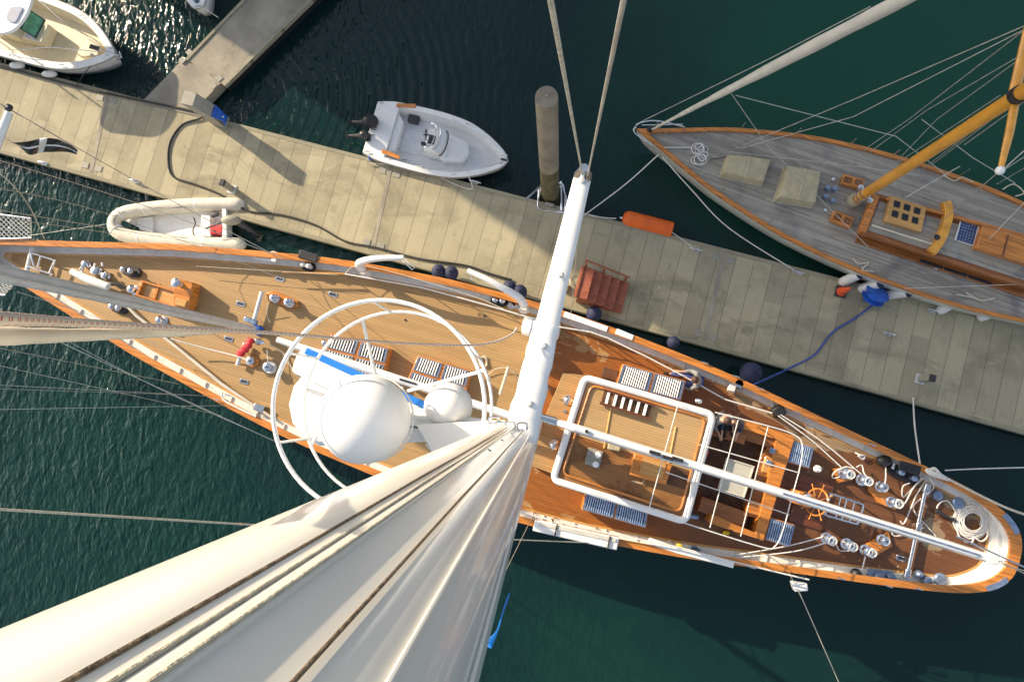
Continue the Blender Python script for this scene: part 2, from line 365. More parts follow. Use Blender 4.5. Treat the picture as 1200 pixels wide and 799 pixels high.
def copy_tree(o, parent=None):
    c = o.copy(); COL.objects.link(c)
    if parent: c.parent = parent
    for ch in [q for q in bpy.data.objects if q.parent == o]: copy_tree(ch, c)
    return c
def place(proto, loc, rz, label, group=None):
    c = copy_tree(proto); c.location = loc; c.rotation_euler = (0, 0, rz); c['label'] = label
    if group: c['group'] = group
    return c
def cr(pts, k=6, closed=False):                      # a smooth curve through points
    pts = [Vector(p) for p in pts]; n = len(pts); out = []
    for i in range(n if closed else n-1):
        g = lambda j: pts[j % n] if closed else pts[max(0, min(n-1, j))]
        p0, p1, p2, p3 = g(i-1), g(i), g(i+1), g(i+2)
        for s in range(k):
            t = s/k
            out.append(0.5*((2*p1)+(p2-p0)*t+(2*p0-5*p1+4*p2-p3)*t*t+(3*p1-3*p2+p3-p0)*t**3))
    if not closed: out.append(pts[-1])
    return out
def px(pts, z): return [P(x, y, z) for x, y in pts]
def quad(c, z):
    a, b, d, e = [P(x, y, z) for x, y in c]
    return lambda s, t: a*(1-s)*(1-t)+b*s*(1-t)+d*s*t+e*(1-s)*t
def rounded(pts, r, k=5):
    pts = [Vector(p) for p in pts]; out = []; n = len(pts)
    for i in range(n):
        p = pts[i]; a = (pts[i-1]-p).normalized()*r; b = (pts[(i+1) % n]-p).normalized()*r
        for j in range(k+1):
            t = j/k; out.append((p+a)*(1-t)**2+p*2*t*(1-t)+(p+b)*t*t)
    return out
def sag(a, b, drop, k=10):
    a, b = Vector(a), Vector(b)
    return [a.lerp(b, i/k)-Vector((0, 0, drop*4*(i/k)*(1-i/k))) for i in range(k+1)]

# ------------------------------------------------------------------ setting: water
wm = MB(); i0 = wm.add([(-900, -900, 0), (900, -900, 0), (900, 900, 0), (-900, 900, 0)]); wm.face((i0, i0+1, i0+2, i0+3))
struct(wm.build('water', 'water', origin=Vector((0, 0, 0)), smooth=False))

# unseen tall building, added to cast the shade over the right-hand half
sd = Vector((SDX, SDY, 0)).normalized(); nd_ = Vector((0.569, 0.822, 0)).normalized()
c0 = P(414, 146, 0.5); corner = c0 - sd*22.0; corner.z = 0
hb = thing('unseen_shade_building', corner, math.atan2(nd_.y, nd_.x), 'unseen tall brick building added to shade the right-hand half', 'building')
T = Matrix.Translation(corner) @ Matrix.Rotation(math.atan2(nd_.y, nd_.x), 4, 'Z')
b = MB(T); b.box((17, 6, 13), (34, 12, 26)); b.build('wall', 'wall', hb)
b = MB(T); b.box((17, 6, 26.2), (34.0, 12.0, 0.4)); b.build('roof', 'roof', hb)
for fl in range(6):
    for k in range(9):
        b = MB(T); b.box((2.2+k*3.6, -0.02, 3+fl*3.9), (1.5, 0.1, 2.0)); b.build('window', 'screenglass', hb)

# ------------------------------------------------------------------ pontoons
dA, dB = P(0, 78, .5), P(1200, 386, .5); dC, dD = P(0, 173, .5), P(1200, 503, .5)
dang = math.atan2((dB-dA).y, (dB-dA).x)
du = (dB-dA).normalized(); 
A1, B1, C1, D1 = dA-du*16, dB+du*16, dC-du*16+Vector((0, 0.04, 0)), dD+(dD-dC).normalized()*16
pier = thing('pontoon', dA.lerp(dD, .5)-Vector((0, 0, .5)), dang, 'long weathered beige pontoon running between the yachts and the small motorboats', 'pontoon')
MB().prism([A1, B1, D1, C1], 0.25, 0.50).build('walkway', 'concrete', pier)
MB().prism([A1+Vector((0, -.12, 0)), B1+Vector((0, -.12, 0)), D1+Vector((0, .12, 0)), C1+Vector((0, .12, 0))], -0.4, 0.247).build('float', 'black', pier)
for a, bb, s in ((A1, B1, 1), (C1, D1, -1)):
    n = Vector((-(bb-a).y, (bb-a).x, 0)).normalized()*s
    MB().prism([a+n*0.003, bb+n*0.003, bb+n*0.12, a+n*0.12], 0.2, 0.515).build('edge_timber', 'fender_board', pier)
def dock_pt(x, t, z=0.5):                           # x along the photo's upper edge, t across 0..1
    a = dA.lerp(dB, x/1200); c = dC.lerp(dD, (x-22)/1200); q = a.lerp(c, t); q.z = z; return q
for x0, x1 in ((141, 110), (493, 463), (878, 851)):
    a = dock_pt(x0, 0.0); c = dock_pt(x0, 1.0)
    n = du*0.06; 
    MB().prism([a-n, a+n, c+n, c-n], 0.502, 0.508).build('joint_strip', 'finger', pier)
    for t in (0.07, 0.93):
        for s in (-0.25, 0.25):
            q = a.lerp(c, t)+du*s
            MB().box((q.x, q.y, 0.512), (0.24, 0.2, 0.016), dang).build('bolt_plate', 'pedgrey', pier, bevel=.004)
# finger pontoon
fg = thing('finger_pontoon', P(240, 70, 0), R(43), 'short side pontoon branching off the long pontoon at an angle', 'pontoon')
MB().prism([P(222, 72, .5), P(456, -170, .5), P(549, -182, .5), P(262, 100, .5)], 0.35, 0.56).build('walkway', 'finger', fg)
MB().prism([P(222, 72, .5), P(456, -170, .5), P(549, -182, .5), P(262, 100, .5)], -0.3, 0.34).build('float', 'black', fg)
MB().prism([P(165, 122, .5), P(217, 68, .5), P(259, 98, .5), P(236, 122, .5), P(240, 138, .5)], 0.1, 0.53).build('ramp_plate', 'finger', fg)
e = [P(262, 100, .5), P(549, -182, .5)]; n = Vector((-(e[1]-e[0]).y, (e[1]-e[0]).x, 0)).normalized()
MB().prism([e[0]-n*.003, e[1]-n*.003, e[1]-n*.12, e[0]-n*.12], 0.42, 0.6).build('edge_timber', 'fender_board', fg)
e = [P(221, 73, .5), P(456, -171, .5)]; n = Vector((-(e[1]-e[0]).y, (e[1]-e[0]).x, 0)).normalized()
MB().prism([e[0]+n*.003, e[1]+n*.003, e[1]+n*.1, e[0]+n*.1], 0.1, 0.6).build('edge_timber', 'fender_board', fg)
for q in ((214, 71), (222, 62), (250, 101), (257, 92)):
    p = P(*q, .56); MB().box((p.x, p.y, .575), (0.2, 0.2, 0.02), R(43)).build('bolt_plate', 'pedgrey', fg, bevel=.004)

# ------------------------------------------------------------------ the big yacht: hull frame
YA, YB = P(-45, 284, 2.5), P(1197, 655, 2.5); yang = math.atan2((YB-YA).y, (YB-YA).x); YL = (YB-YA).length
yu = (YB-YA).normalized(); yv = Vector((-yu.y, yu.x, 0))
def Y(u, v, z): return Vector((YA.x, YA.y, 0))+yu*u+yv*v+Vector((0, 0, z))
WT = [(0,0),(1.2,.46),(2.4,.76),(3.9,1.14),(5.8,1.63),(6.6,1.82),(7.9,2.08),(9.4,2.38),(11.3,2.72),(13.1,2.94),(15.3,3.12),(17.5,3.17),(19.2,3.12),(21.4,2.97),(23.9,2.68),(26.2,2.3),(28.5,1.92),(30.3,1.60),(31.4,1.34),(32.1,1.03),(32.5,.62),(YL,.25),(YL+.01,0)]
yside = [(p.x, p.y) for p in cr([(a, b_, 0) for a, b_ in WT], 5)]
def inset_side(side, d, ds=None, u1=None):
    """offset a half outline inwards; ds = offset near the stern"""
    out = []
    for i, (u, wv) in enumerate(side):
        a = side[max(i-1, 0)]; c = side[min(i+1, len(side)-1)]
        tx, ty = c[0]-a[0], c[1]-a[1]; l = math.hypot(tx, ty) or 1
        if i == len(side)-1: tx, ty, l = 0, -1, 1
        k = d if ds is None else d+(ds-d)*max(0, min(1, (u-(u1 or 31.0))/1.5))
        out.append((u+ty/l*k, max(0.0, wv-tx/l*k)))
    first = next(i for i, q in enumerate(out) if q[1] > 0.03)
    out = [(out[first][0]-0.02, 0.0) if i < first else q for i, q in enumerate(out)]
    return out
def loop(side, fr, z): return [fr(u, wv, z) for u, wv in side]+[fr(u, -wv, z) for u, wv in side[-2:0:-1]]
yacht = thing('sailing_yacht', Y(16.3, 0, 0), yang, 'large classic yacht with golden teak deck, white mast and radomes, moored below the long pontoon', 'yacht')
hull_r = []
for z, sc, su in ((-0.6, 0.35, 0.86), (0.0, 0.80, 0.93), (0.9, 0.94, 0.98), (1.7, 0.985, 0.995), (2.36, 0.995, 0.999)):
    hull_r.append([Y(YL/2+(u-YL/2)*su, v, z) for u, v in [(u, wv*sc) for u, wv in yside]+[(u, -wv*sc) for u, wv in yside[-2:0:-1]]])
MB().loft(hull_r, True, False).build('hull', 'white', yacht)
o0 = loop(inset_side(yside, -.01), Y, 0); 
cap_in = inset_side(yside, .19, .32); cap_out = [(u, wv) for u, wv in yside]
capring = MB().ring(loop(cap_out, Y, 0), loop(cap_in, Y, 0), 2.37, 2.45).build('cap_rail', 'varnish', yacht, bevel=.01)
MB().ring(loop(inset_side(yside, .04, .1), Y, 0), loop(inset_side(yside, .10, .30), Y, 0), 1.95, 2.368).build('bulwark', 'whitepaint', yacht)
MB().ring(loop(inset_side(yside, .05, .12), Y, 0), loop(inset_side(yside, .31, .66, 31.3), Y, 0), 1.90, 2.012).build('waterway', 'whitepaint', yacht)
dk = MB(); dk.prism([p[:2] for p in loop(inset_side(yside, .25, .5), Y, 0)], 1.85, 2.0)
dk.build('deck', 'teak', yacht, smooth=False)
DZ = 2.0
# margin planks and king plank seam along the deck edge
MB().ring(loop(inset_side(yside, .315, .665, 31.3), Y, 0), loop(inset_side(yside, .375, .725, 31.3), Y, 0), 1.99, 2.008).build('margin_plank', 'varnish_pale', yacht)
# bulwark stanchion knees seen as pale cross marks on the waterway
for k in range(30):
    u = 3.2+k*0.92
    for s in (1, -1):
        wv = next(b_ for a, b_ in yside if a >= u)
        MB().box(Y(u, s*(wv-.22), 2.03), (0.035, 0.16, 0.05), yang).build('knee', 'whitepaint', yacht)

def on_yacht(name, mat, mb, **k): return mb.build(name, mat, yacht, **k)

# ---- mast: section given as bearings and distances from the plumb line through the lens
def ms(a, d, z): return Vector((d*math.cos(R(a)), d*math.sin(R(a)), z))
sec = [(202.3,.66),(202.5,.60),(203.4,.54),(205,.49),(207,.452),(209,.437),(211,.424),(213,.413),(213.4,.405),(216,.395),(216.4,.399),(219,.391),(222,.383),(225,.376),(227.5,.37),(231,.362),(236,.357),(241,.36),(245,.37),(249,.392),(252,.422),(254.2,.462),(255.6,.52),(256.0,.60),
       (254.5,.72),(251,.83),(246,.91),(240,.97),(232,.99),(224,.97),(216,.91),(210,.84),(205.5,.76)]
mast = MB().loft([[ms(a, d, z) for a, d in sec] for z in [DZ+.02]+[3+i*1.5 for i in range(16)]+[27.5]])
mo = mast.build('mast', 'mast', yacht, ang=50)
def vline(a, d, r, z0, z1, name, mat, parent=mo, wob=0.0):
    pts = [ms(a+wob*math.sin(z0+i*0.9), d, z0+(z1-z0)*i/30) for i in range(31)]
    MB().tube(pts, r, 8).build(name, mat, parent)
vline(227.3, .364, .0030, 14.9, 24, 'halyard', 'ropeb', wob=.12)
vline(210.0, .430, .0034, 15.0, 24, 'halyard', 'ropeb', wob=.15)
vline(212.4, .413, .003, 15.0, 24, 'halyard', 'rope', wob=.2)
vline(214.9, .399, .0035, 15.0, 24, 'sail_track', 'rope')
vline(240.2, .352, .0045, 15.2, 24, 'conduit', 'mast')
vline(254.6, .455, .0035, 12.0, 24, 'conduit', 'dome')
for z in (16.2, 17.4, 18.4):
    MB().ell(ms(219.0, .404, z), (.018, .018, .03), 10, 6).build('bolt', 'silver', mo)
# spreaders, tangs and fittings
MZ = H-7.0
tip = P(683, 207, MZ); root = Vector((-.30, -.42, MZ))
def spreader(root, tip, name='spreader'):
    a = (tip-root); n = 14
    pts = [root+a*i/n for i in range(n+1)]; rs = [.160-.065*(i/n)**.8 for i in range(n+1)]
    sp = MB().tube(pts, rs, 18, flat=.42, up=(0, 0, 1)).build(name, 'white', yacht)
    return sp
sp1 = spreader(root, tip)
spreader(Vector((-.55, -.6, MZ)), Vector((-1.35, -3.55, MZ)))
MB().lathe(tip+Vector((0, 0, -.04)), [(.09, 0), (.10, .05), (.07, .16), (.05, .3)], 14).build('spreader_tip', 'silver', sp1)
for k, t in enumerate((.36, .62, .15)):
    q = root.lerp(tip, t); MB().lathe(q+Vector((.02, 0, .07)), [(.035, 0), (.035, .03), (.018, .05)], 12).build('cover_plate', 'alu', sp1)
# canvas boot wrinkled over the spreader root
fr_ = root.lerp(tip, .04); 
bt = MB(); pts = []; rs = []
for i in range(16):
    t = .02+.42*i/15; q = root.lerp(tip, t)+Vector((.008*math.sin(i*1.3), 0, .01*math.cos(i*1.7))); pts.append(q); rs.append(.178-.042*i/15+.005*math.sin(i*2.1))
bt.tube(pts, rs, 18, flat=.5, up=(0, 0, 1)); bt.build('spreader_boot', 'dome', sp1, ang=60)
def wire(name, a, b_, r, mat='wire', parent=yacht, r2=None, n=7):
    return MB().tube([a, b_], [r, r2 or r], n).build(name, mat, parent)
wire('shroud', tip, Vector((-.30, -.20, 24.9)), .0085, 'rope', r2=.0085)
wire('shroud', tip+Vector((.05, 0, 0)), Vector((-.02, -.23, 24.9)), .008, 'wire')
wire('shroud', tip, P(640, 371, 2.4), .008); wire('shroud', tip, P(668, 380, 2.4), .008)
wire('shroud', Vector((-1.35, -3.55, MZ)), P(622, 609, 2.4), .008)
wire('shroud', Vector((-1.35, -3.55, MZ)), Vector((-.45, -.9, 24.9)), .008)
MB().cyl(tip+Vector((-.02,0,.1)), tip.lerp(Vector((-.30,-.20,24.9)), .045), .022, .014, 10).build('turnbuckle', 'silver', sp1)
MB().cyl(tip+Vector((.04,0,.1)), tip.lerp(Vector((-.02,-.23,24.9)), .05), .022, .014, 10).build('turnbuckle', 'silver', sp1)
# shackles and lashings at the root
for (x, y, dz) in ((579, 493, .1), (586, 499, .12), (592, 504, .1), (583, 507, .1), (598, 499, .14), (612, 500, .12)):
    q = P(x, y, MZ+dz+.2); MB().tube(rounded([q+Vector((-.05,-.03,0)), q+Vector((.05,-.03,.02)), q+Vector((.05,.04,.05)), q+Vector((-.05,.04,.02))], .03), .011, 8, closed=True).build('shackle', 'silver', sp1)
MB().box(P(597, 506, MZ+.1), (.30, .10, .06), R(-22), .9).build('bracket', 'mast', sp1, bevel=.01)
# ---- radomes, scanner and guard rings on their platform
big = P(423, 491, 14.5); small = P(524, 476, 13.6)
plat = MB().prism([P(487, 497, 13.9), P(592, 492, 13.9), P(592, 535, 13.9), P(520, 552, 13.9)], 13.82, 13.9).build('radar_platform', 'mast', yacht, bevel=.01)
MB().prism([P(452, 470, 13.6), P(600, 500, 13.6), P(600, 512, 13.6), P(450, 520, 13.6)], 13.55, 13.62).build('bracket', 'white', plat, bevel=.01)
dm = MB(); dm.lathe(big+Vector((0, 0, -.62)), [(r_*.92, z_*.92) for r_, z_ in ((.30,-.12),(.34,0),(.49,.10),(.545,.30),(.56,.5),(.55,.66),(.50,.82),(.42,.95),(.31,1.05),(.18,1.11),(.06,1.135),(.005,1.14))], 48)
dmo = dm.build('radome', 'dome', yacht, ang=50)
MB().ring([big+Vector((.524*math.cos(a*.13), .524*math.sin(a*.13), 0)) for a in range(48)], [big+Vector((.505*math.cos(a*.13), .505*math.sin(a*.13), 0)) for a in range(48)], big.z-.44, big.z-.41).build('seam_band', 'whitepaint', dmo)
for k_ in range(16):
    a_ = 2*math.pi*k_/16; MB().ell(big+Vector((.528*math.cos(a_), .528*math.sin(a_), -.425)), .012, 8, 5).build('bolt', 'silver', dmo)
MB().tube(cr([big+Vector((.42, -.1, -.62)), big+Vector((.6, -.12, -.75)), big+Vector((.9, -.1, -.7)), big+Vector((1.3, -.2, -.72))], 5), .014, 6).build('cable', 'darksteel', dmo)
MB().cyl(big+Vector((0, 0, -1.0)), big+Vector((0, 0, -.7)), .12, .2).build('stalk', 'mast', dmo)
d2 = MB(); d2.lathe(small+Vector((0, 0, -.35)), [(.2,-.1),(.27,0),(.298,.12),(.305,.28),(.28,.44),(.22,.56),(.13,.63),(.04,.655),(.003,.656)], 36)
d2o = d2.build('radome', 'dome', yacht, ang=50)
MB().cyl(small+Vector((0, 0, -.8)), small+Vector((0, 0, -.4)), .08, .16).build('stalk', 'mast', d2o)
q = P(385, 474, 12.9)
d3 = MB(); d3.lathe(q+Vector((0, 0, -.3)), [(.45,0),(.55,.06),(.585,.16),(.575,.25),(.52,.31),(.38,.35),(.2,.37),(.01,.372)], 14)
d3o = d3.build('scanner_base', 'deckgrey', yacht, ang=20)
a = P(349, 421, 13.4); c = P(560, 518, 13.4); ax = (c-a).normalized(); nn = Vector((-ax.y, ax.x, 0))
sc = MB(); n = 12
prof = [(-.17,-.12),(-.20,0),(-.17,.10),(-.06,.15),(.08,.15),(.17,.12),(.19,.02),(.16,-.12)]
sc.loft([[a+ax*t+nn*(u*k)+Vector((0, 0, v*k)) for u, v in prof] for t, k in ((0, .55), (.03, .9), (.08, 1), ((c-a).length-.08, 1), ((c-a).length, .8))])
sco = sc.build('radar_scanner', 'white', yacht, ang=30)
MB().prism([a+ax*.1+nn*.115, c-ax*.05+nn*.115, c-ax*.05+nn*.2, a+ax*.1+nn*.2], 13.4+.10, 13.4+.165).build('blue_stripe', 'stripe', sco, bevel=.008)
def circ(c, r, z, n=64, tilt=0.0): return [Vector((c.x+r*math.cos(2*math.pi*i/n), c.y+r*math.sin(2*math.pi*i/n), z+tilt*math.cos(2*math.pi*i/n))) for i in range(n)]
rc = P(443, 476, 15.0); R1 = 1.135
gr = MB().tube(circ(rc, R1, 15.0), .024, 10, closed=True).build('guard_ring', 'white', yacht)
MB().tube(circ(rc, R1, 14.1), .020, 10, closed=True).build('guard_ring', 'white', yacht)
for t in (200, 150, 95, 30, 345, 250, 300):
    p = Vector((rc.x+R1*math.cos(R(t)), rc.y+R1*math.sin(R(t)), 0))
    MB().tube([Vector((p.x, p.y, 14.1)), Vector((p.x, p.y, 15.0))], .016, 8).build('upright', 'white', gr)
for t, e in ((113, P(440, 440, 13.7)), (22, P(478, 458, 13.7)), (205, P(370, 512, 13.7)), (310, P(500, 520, 13.8)), (170, P(430, 480, 13.7))):
    p = Vector((rc.x+R1*math.cos(R(t)), rc.y+R1*math.sin(R(t)), 14.1))
    MB().tube([p, e], .022, 8).build('strut', 'white', gr)
MB().tube([P(420, 478, 13.6), P(600, 500, 13.6)], .06, 10).build('cross_beam', 'mast', plat)

# ---- boom with its track, gooseneck, sheet
bA, bB = P(634, 489, 4.1), P(1160, 654, 4.1); bdir = (bB-bA).normalized(); bn = Vector((-bdir.y, bdir.x, 0))
bm_ = MB().loft([[bA+bdir*t+bn*(u*k)+Vector((0, 0, v*k)) for u, v in ((-.125,.02),(-.09,.13),(0,.16),(.09,.13),(.125,.02),(.11,-.2),(0,-.25),(-.11,-.2))] for t, k in ((.25,.45),(.55,.8),(1.0,.95),((bB-bA).length-.5,.92),((bB-bA).length,.85))])
boom = bm_.build('boom', 'white', yacht, ang=50)
MB().prism([bA+bdir*.9+bn*-.065, bA+bdir*.9+bn*-.02, bB-bdir*.4+bn*-.02, bB-bdir*.4+bn*-.065], 4.1+.125, 4.1+.16).build('track', 'alu', boom)
MB().prism([bA+bdir*6.5+bn*-.018, bA+bdir*6.5+bn*.03, bB-bdir*.35+bn*.03, bB-bdir*.35+bn*-.018], 4.1+.15, 4.1+.175).build('groove', 'slate', boom)
MB().box(bB+Vector((0, 0, .02)), (.26, .24, .3), math.atan2(bdir.y, bdir.x)).build('end_fitting', 'whitepaint', boom, bevel=.03)
MB().cyl(bA-bdir*.3+Vector((0,0,.05)), bA+bdir*.4, .09, .13, 12).build('gooseneck', 'silver', boom)
for t in (3.1, 3.45, 3.7):
    q = bA+bdir*t+Vector((0, 0, .2)); MB().box(q+bn*.03*math.sin(t*9), (.3, .09, .06), R(-17)).build('cleat', 'darksteel', boom, bevel=.01)
MB().box(bA+bdir*1.25+Vector((0, 0, .2))+bn*.02, (.09, .07, .06)).build('cleat', 'darksteel', boom)
for dy in (-.05, .05): MB().tube(sag(bB+bn*dy, P(1215, 676+dy*60, 3.0), .03), .014, 6).build('outhaul', 'rope', boom)
MB().tube(L3([(1120, 628, 2.3), (1200, 664, 2.6)]), .03, 8).build('stern_tube', 'silver', yacht)

# ---- furled stays forward
fa, fb = P(-70, 305, 15.2), P(298, 386, 2.35); fd = (fb-fa).normalized(); fn = Vector((-fd.y, fd.x, 0)).normalized()
MB().tube([fa-fn*.055, fb-fn*.04], .062, 12).build('inner_stay', 'alu', yacht)
MB().tube([fa+fn*.055, fb+fn*.04], .058, 12).build('inner_stay', 'whitepaint', yacht)
q = fb.copy(); MB().lathe(q+Vector((0, 0, -.34)), [(.16,0),(.16,.05),(.08,.08),(.08,.22),(.15,.25),(.15,.29)], 16).build('furling_drum', 'blue', yacht)
st = MB().tube(L3([(325, 398, 3.3), (380, 416, 3.3), (598, 487, 3.3)]), [.09, .12, .115], 14).build('staysail_boom', 'white', yacht)
MB().box(P(478, 447, 3.43), (.5, .06, .02), yang).build('plate', 'darksteel', st)
# the halyard that sweeps away from the spreader root and the sail sleeve beneath it
hy = cr(L3([(606, 384, 15.2), (596, 394, 15.3), (560, 404, 15.6), (470, 402, 16.6), (330, 391, 18.3), (200, 384, 19.6), (90, 378, 20.4), (0, 373.5, 20.95), (-60, 371, 21.1)]), 8)
def hyr(i): return .012
MB().tube(hy, [.0105+.0025*max(0, (p.z-18)/3) for p in hy], 12).build('jib_halyard', 'fleck', yacht)
sl_ = cr(L3([(262, 388.5, 18.9), (225, 389, 19.2), (150, 391, 19.9), (70, 393, 20.45), (0, 394, 20.85), (-70, 394, 21.05)]), 8)
MB().tube(sl_, [.004+.0135*min(1, i/9)+.0006*math.sin(i*1.3) for i in range(len(sl_))], 12).build('sail_sleeve', 'cream', yacht, ang=60)
# the long loose line crossing below and the blue strap on the mast
MB().tube(L3([(-60, 593, 15.5), (300, 615, 11.0), (600, 632, 4.0), (700, 636, 2.5)]), .0155, 8).build('running_backstay', 'rope', yacht)
MB().box(P(281, 614, 11.2), (.07, .05, .05)).build('shackle', 'darksteel', yacht)
MB().tube(cr(L3([(597, 695, 18.6), (590, 715, 18.6), (583, 738, 18.7), (572, 756, 18.8)]), 4), [.004]*9+[.008, .014, .018, .02], 8, flat=.5).build('strap', 'stripe', yacht)
# stays and lines forward, left edge of the photo
for pts, r in (([(-20, 182, 10), (166, 240, 5), (330, 302, 2.5)], .011), ([(-20, 217, 11), (130, 252, 6.5), (345, 332, 2.2)], .007), ([(-20, 243, 9), (130, 268, 4), (250, 288, 2.5)], .009),
               ([(-20, 252, 9), (135, 274, 4)], .008), ([(35, 276, 4), (130, 262, 4)], .006), ([(-20, 108, 11.5), (14, 130, 11), (195, 232, 5.5), (316, 296, 2.5)], .012),
               ([(-20, 355, 9), (60, 396, 6), (320, 516, 2.6)], .010), ([(-20, 404, 9), (210, 450, 2.6)], .009), ([(-20, 424, 8), (260, 487, 2.6)], .006), ([(-20, 450, 8), (245, 464, 2.6)], .008),
               ([(-20, 455, 8), (230, 463, 2.6)], .006), ([(-20, 480, 7), (262, 475, 2.6)], .006), ([(20, 342, 5), (135, 380, 3), (230, 430, 2.5)], .007), ([(80, 400, 5), (200, 462, 3), (330, 520, 2.5)], .006)):
    MB().tube(cr(L3(pts), 5) if len(pts) > 2 else L3(pts), r, 6).build('stay_wire', 'wire', yacht)
MB().tube(cr(L3([(-10, 198, 8), (12, 214, 7.5), (35, 243, 6), (52, 280, 2.6)]), 5), .014, 6).build('sheet', 'rope', yacht)
# jockey pole at the left edge
pl = MB().tube(L3([(-60, 330, 11.2), (-8, 180, 11.2), (11, 132, 11.2)]), [.085, .08, .065], 14).build('pole', 'white', yacht)
MB().lathe(P(13, 128, 11.15), [(.03, 0), (.065, .03), (.065, .08), (.03, .11)], 12).build('pole_end', 'darksteel', pl)

# ---- bow netting
def net(corners, z, name='bow_net'):
    f = quad(corners, z); m = MB(); N = 22; K = 5
    for i in range(N+K+1):
        for sgn in (1, -1):
            pts = []
            for j in range(13):
                s_ = (i-K*(j/12))/N if sgn > 0 else (i-K*(1-j/12))/N
                if 0 <= s_ <= 1: q_ = f(s_, j/12); pts.append(q_)
            if len(pts) > 1: m.tube(pts, .010, 4, caps=False)
    o = m.build(name, 'ropew', yacht, smooth=False)
    e = [f(0, 0), f(1, 0), f(1, 1), f(0, 1)]
    MB().tube(e, .025, 8, closed=True).build('net_frame', 'silver', o)
net([(-90, 240), (36, 256), (37, 279), (-90, 283)], 2.5)
net([(-90, 316), (20, 332), (6, 346), (-90, 340)], 2.5)

# ---- foredeck gear
def winch(x, y, r=.17, h=.36, mat='silver', z=DZ, base=None):
    r *= .74; h *= .74
    p = P(x, y, z+h)
    p.z = z
    if base: 
        MB().lathe(p, [(r*1.35, 0), (r*1.35, .10), (r*1.2, .12)], 20).build('winch_base', base, yacht)
    k = MB().lathe(p+Vector((0, 0, .02)), [(r*1.15,0),(r*1.15,h*.2),(r*.8,h*.3),(r*.72,h*.55),(r*.85,h*.78),(r,h*.85),(r,h*.92),(r*.62,h),(r*.6,h*1.01)], 24).build('winch', mat, yacht, ang=25)
    MB().lathe(p+Vector((0, 0, .02+h*1.012)), [(r*.5, 0), (r*.45, .02), (r*.2, .025)], 16).build('winch_cap', 'slate', k)
    MB().lathe(p+Vector((0, 0, .05+h*1.012)), [(r*.16, 0), (r*.14, .02)], 10).build('socket', 'darksteel', k)
    return k
def bitts(x, y, ang, L=.62, W=.3, cap='silver', base='black'):
    p = P(x, y, DZ+.12); d_ = Vector((math.cos(ang), math.sin(ang), 0)); n_ = Vector((-d_.y, d_.x, 0)); p.z = DZ
    pts = [p+d_*(L/2-W/2)*s+(d_*math.cos(t)+n_*math.sin(t))*W/2 for s, rng in ((1, range(-90, 91, 18)), (-1, range(90, 271, 18))) for t in [R(q) for q in rng]]
    o = MB().prism(pts, DZ, DZ+.10).build('bitts_base', base, yacht, bevel=.02)
    for s in (-1, 1):
        q = p+d_*s*L*.2
        MB().lathe(q+Vector((0, 0, .1)), [(.06,0),(.05,.1),(.05,.16),(.09,.2),(.085,.25),(.04,.28),(.01,.285)], 16).build('bollard_post', cap, o)
bitts(153, 318, R(-12)); bitts(139, 361, R(-14), .55)
wl = MB(); wl.tube(L3([(84, 318, 2.3), (104, 328, 2.3), (127, 336, 2.3)]), [.10, .14, .12], 14)
wo = wl.build('windlass_body', 'whitepaint', yacht)
for x, y, r in ((98, 309, .13), (110, 317, .16), (121, 323, .12), (88, 322, .1)):
    p = P(x, y, 2.25); MB().lathe(Vector((p.x, p.y, 2.0)), [(r, 0), (r, .1), (r*.7, .14), (r*.8, .24), (r*.4, .27)], 14).build('windlass_drum', 'silver', wo)
for k in range(9):
    p = P(92+random.uniform(0, 34), 308+random.uniform(0, 20), 2.22); MB().box(p, (.12, .05, .06), random.uniform(0, 3)).build('windlass_lever', random.choice(['silver', 'darksteel', 'whitepaint']), wo, bevel=.01)
MB().tube(cr(L3([(118, 340, 2.2), (128, 332, 2.2), (150, 338, 2.15), (165, 343, 2.1)]), 4), .05, 8).build('anchor_chain', 'darksteel', yacht)
for q in (((36, 296), (40, 312)), ((48, 300), (44, 314)), ((64, 306), (58, 320))):
    MB().tube(px(q, 2.25), .03, 8).build('anchor_roller', 'silver', yacht)
MB().tube(px([(33, 312), (62, 322)], 2.25), .03, 8).build('anchor_rail', 'silver', yacht)
MB().tube(px([(36, 296), (66, 306)], 2.25), .03, 8).build('anchor_rail', 'silver', yacht)
MB().tube(L3([(38, 290, 2.2), (30, 325, 2.2)]), .07, 10).build('rail_pipe', 'whitepaint', yacht)
# wooden lockers
lk = MB().ring([P(*q, 2.42) for q in ((165, 328), (215, 343), (208, 362), (158, 346))], [P(*q, 2.42) for q in ((168, 331), (211, 344), (206, 358), (162, 345))], 2.0, 2.42).build('deck_locker', 'varnish', yacht, bevel=.01)
MB().prism([P(*q, 2.3) for q in ((167, 330), (213, 344), (207, 360), (161, 346))], 2.01, 2.30).build('locker_lid', 'varnish_pale', lk)
MB().box(P(184, 342, 2.32), (.06, .5, .06), yang).build('locker_bar', 'varnish', lk)
lk2 = MB().prism([P(*q, 2.5) for q in ((203, 325), (226, 331), (220, 362), (203, 358))], 2.0, 2.5).build('deck_locker', 'varnish', yacht, bevel=.02)
MB().prism([P(*q, 2.55) for q in ((206, 349), (219, 352), (216, 360), (204, 357))], 2.5, 2.54).build('locker_lid', 'varnish_pale', lk2, bevel=.01)
MB().lathe(P(211, 333, 2.5), [(.1,0),(.07,.08),(.05,.14),(.13,.2),(.14,.26),(.08,.3)], 18).build('vent_cowl', 'silver', lk2)
def cowl(x, y, r=.15, h=.34, z=DZ):
    p = P(x, y, z+h*.7); p.z = z
    o = MB().lathe(p, [(r*1.1,0),(r*1.1,.03),(r*.5,.06),(r*.5,h*.5),(r*.95,h*.65),(r,h*.8),(r*.75,h*.96),(r*.3,h*1.02),(.005,h*1.03)], 20).build('vent', 'silver', yacht, ang=50)
    return o
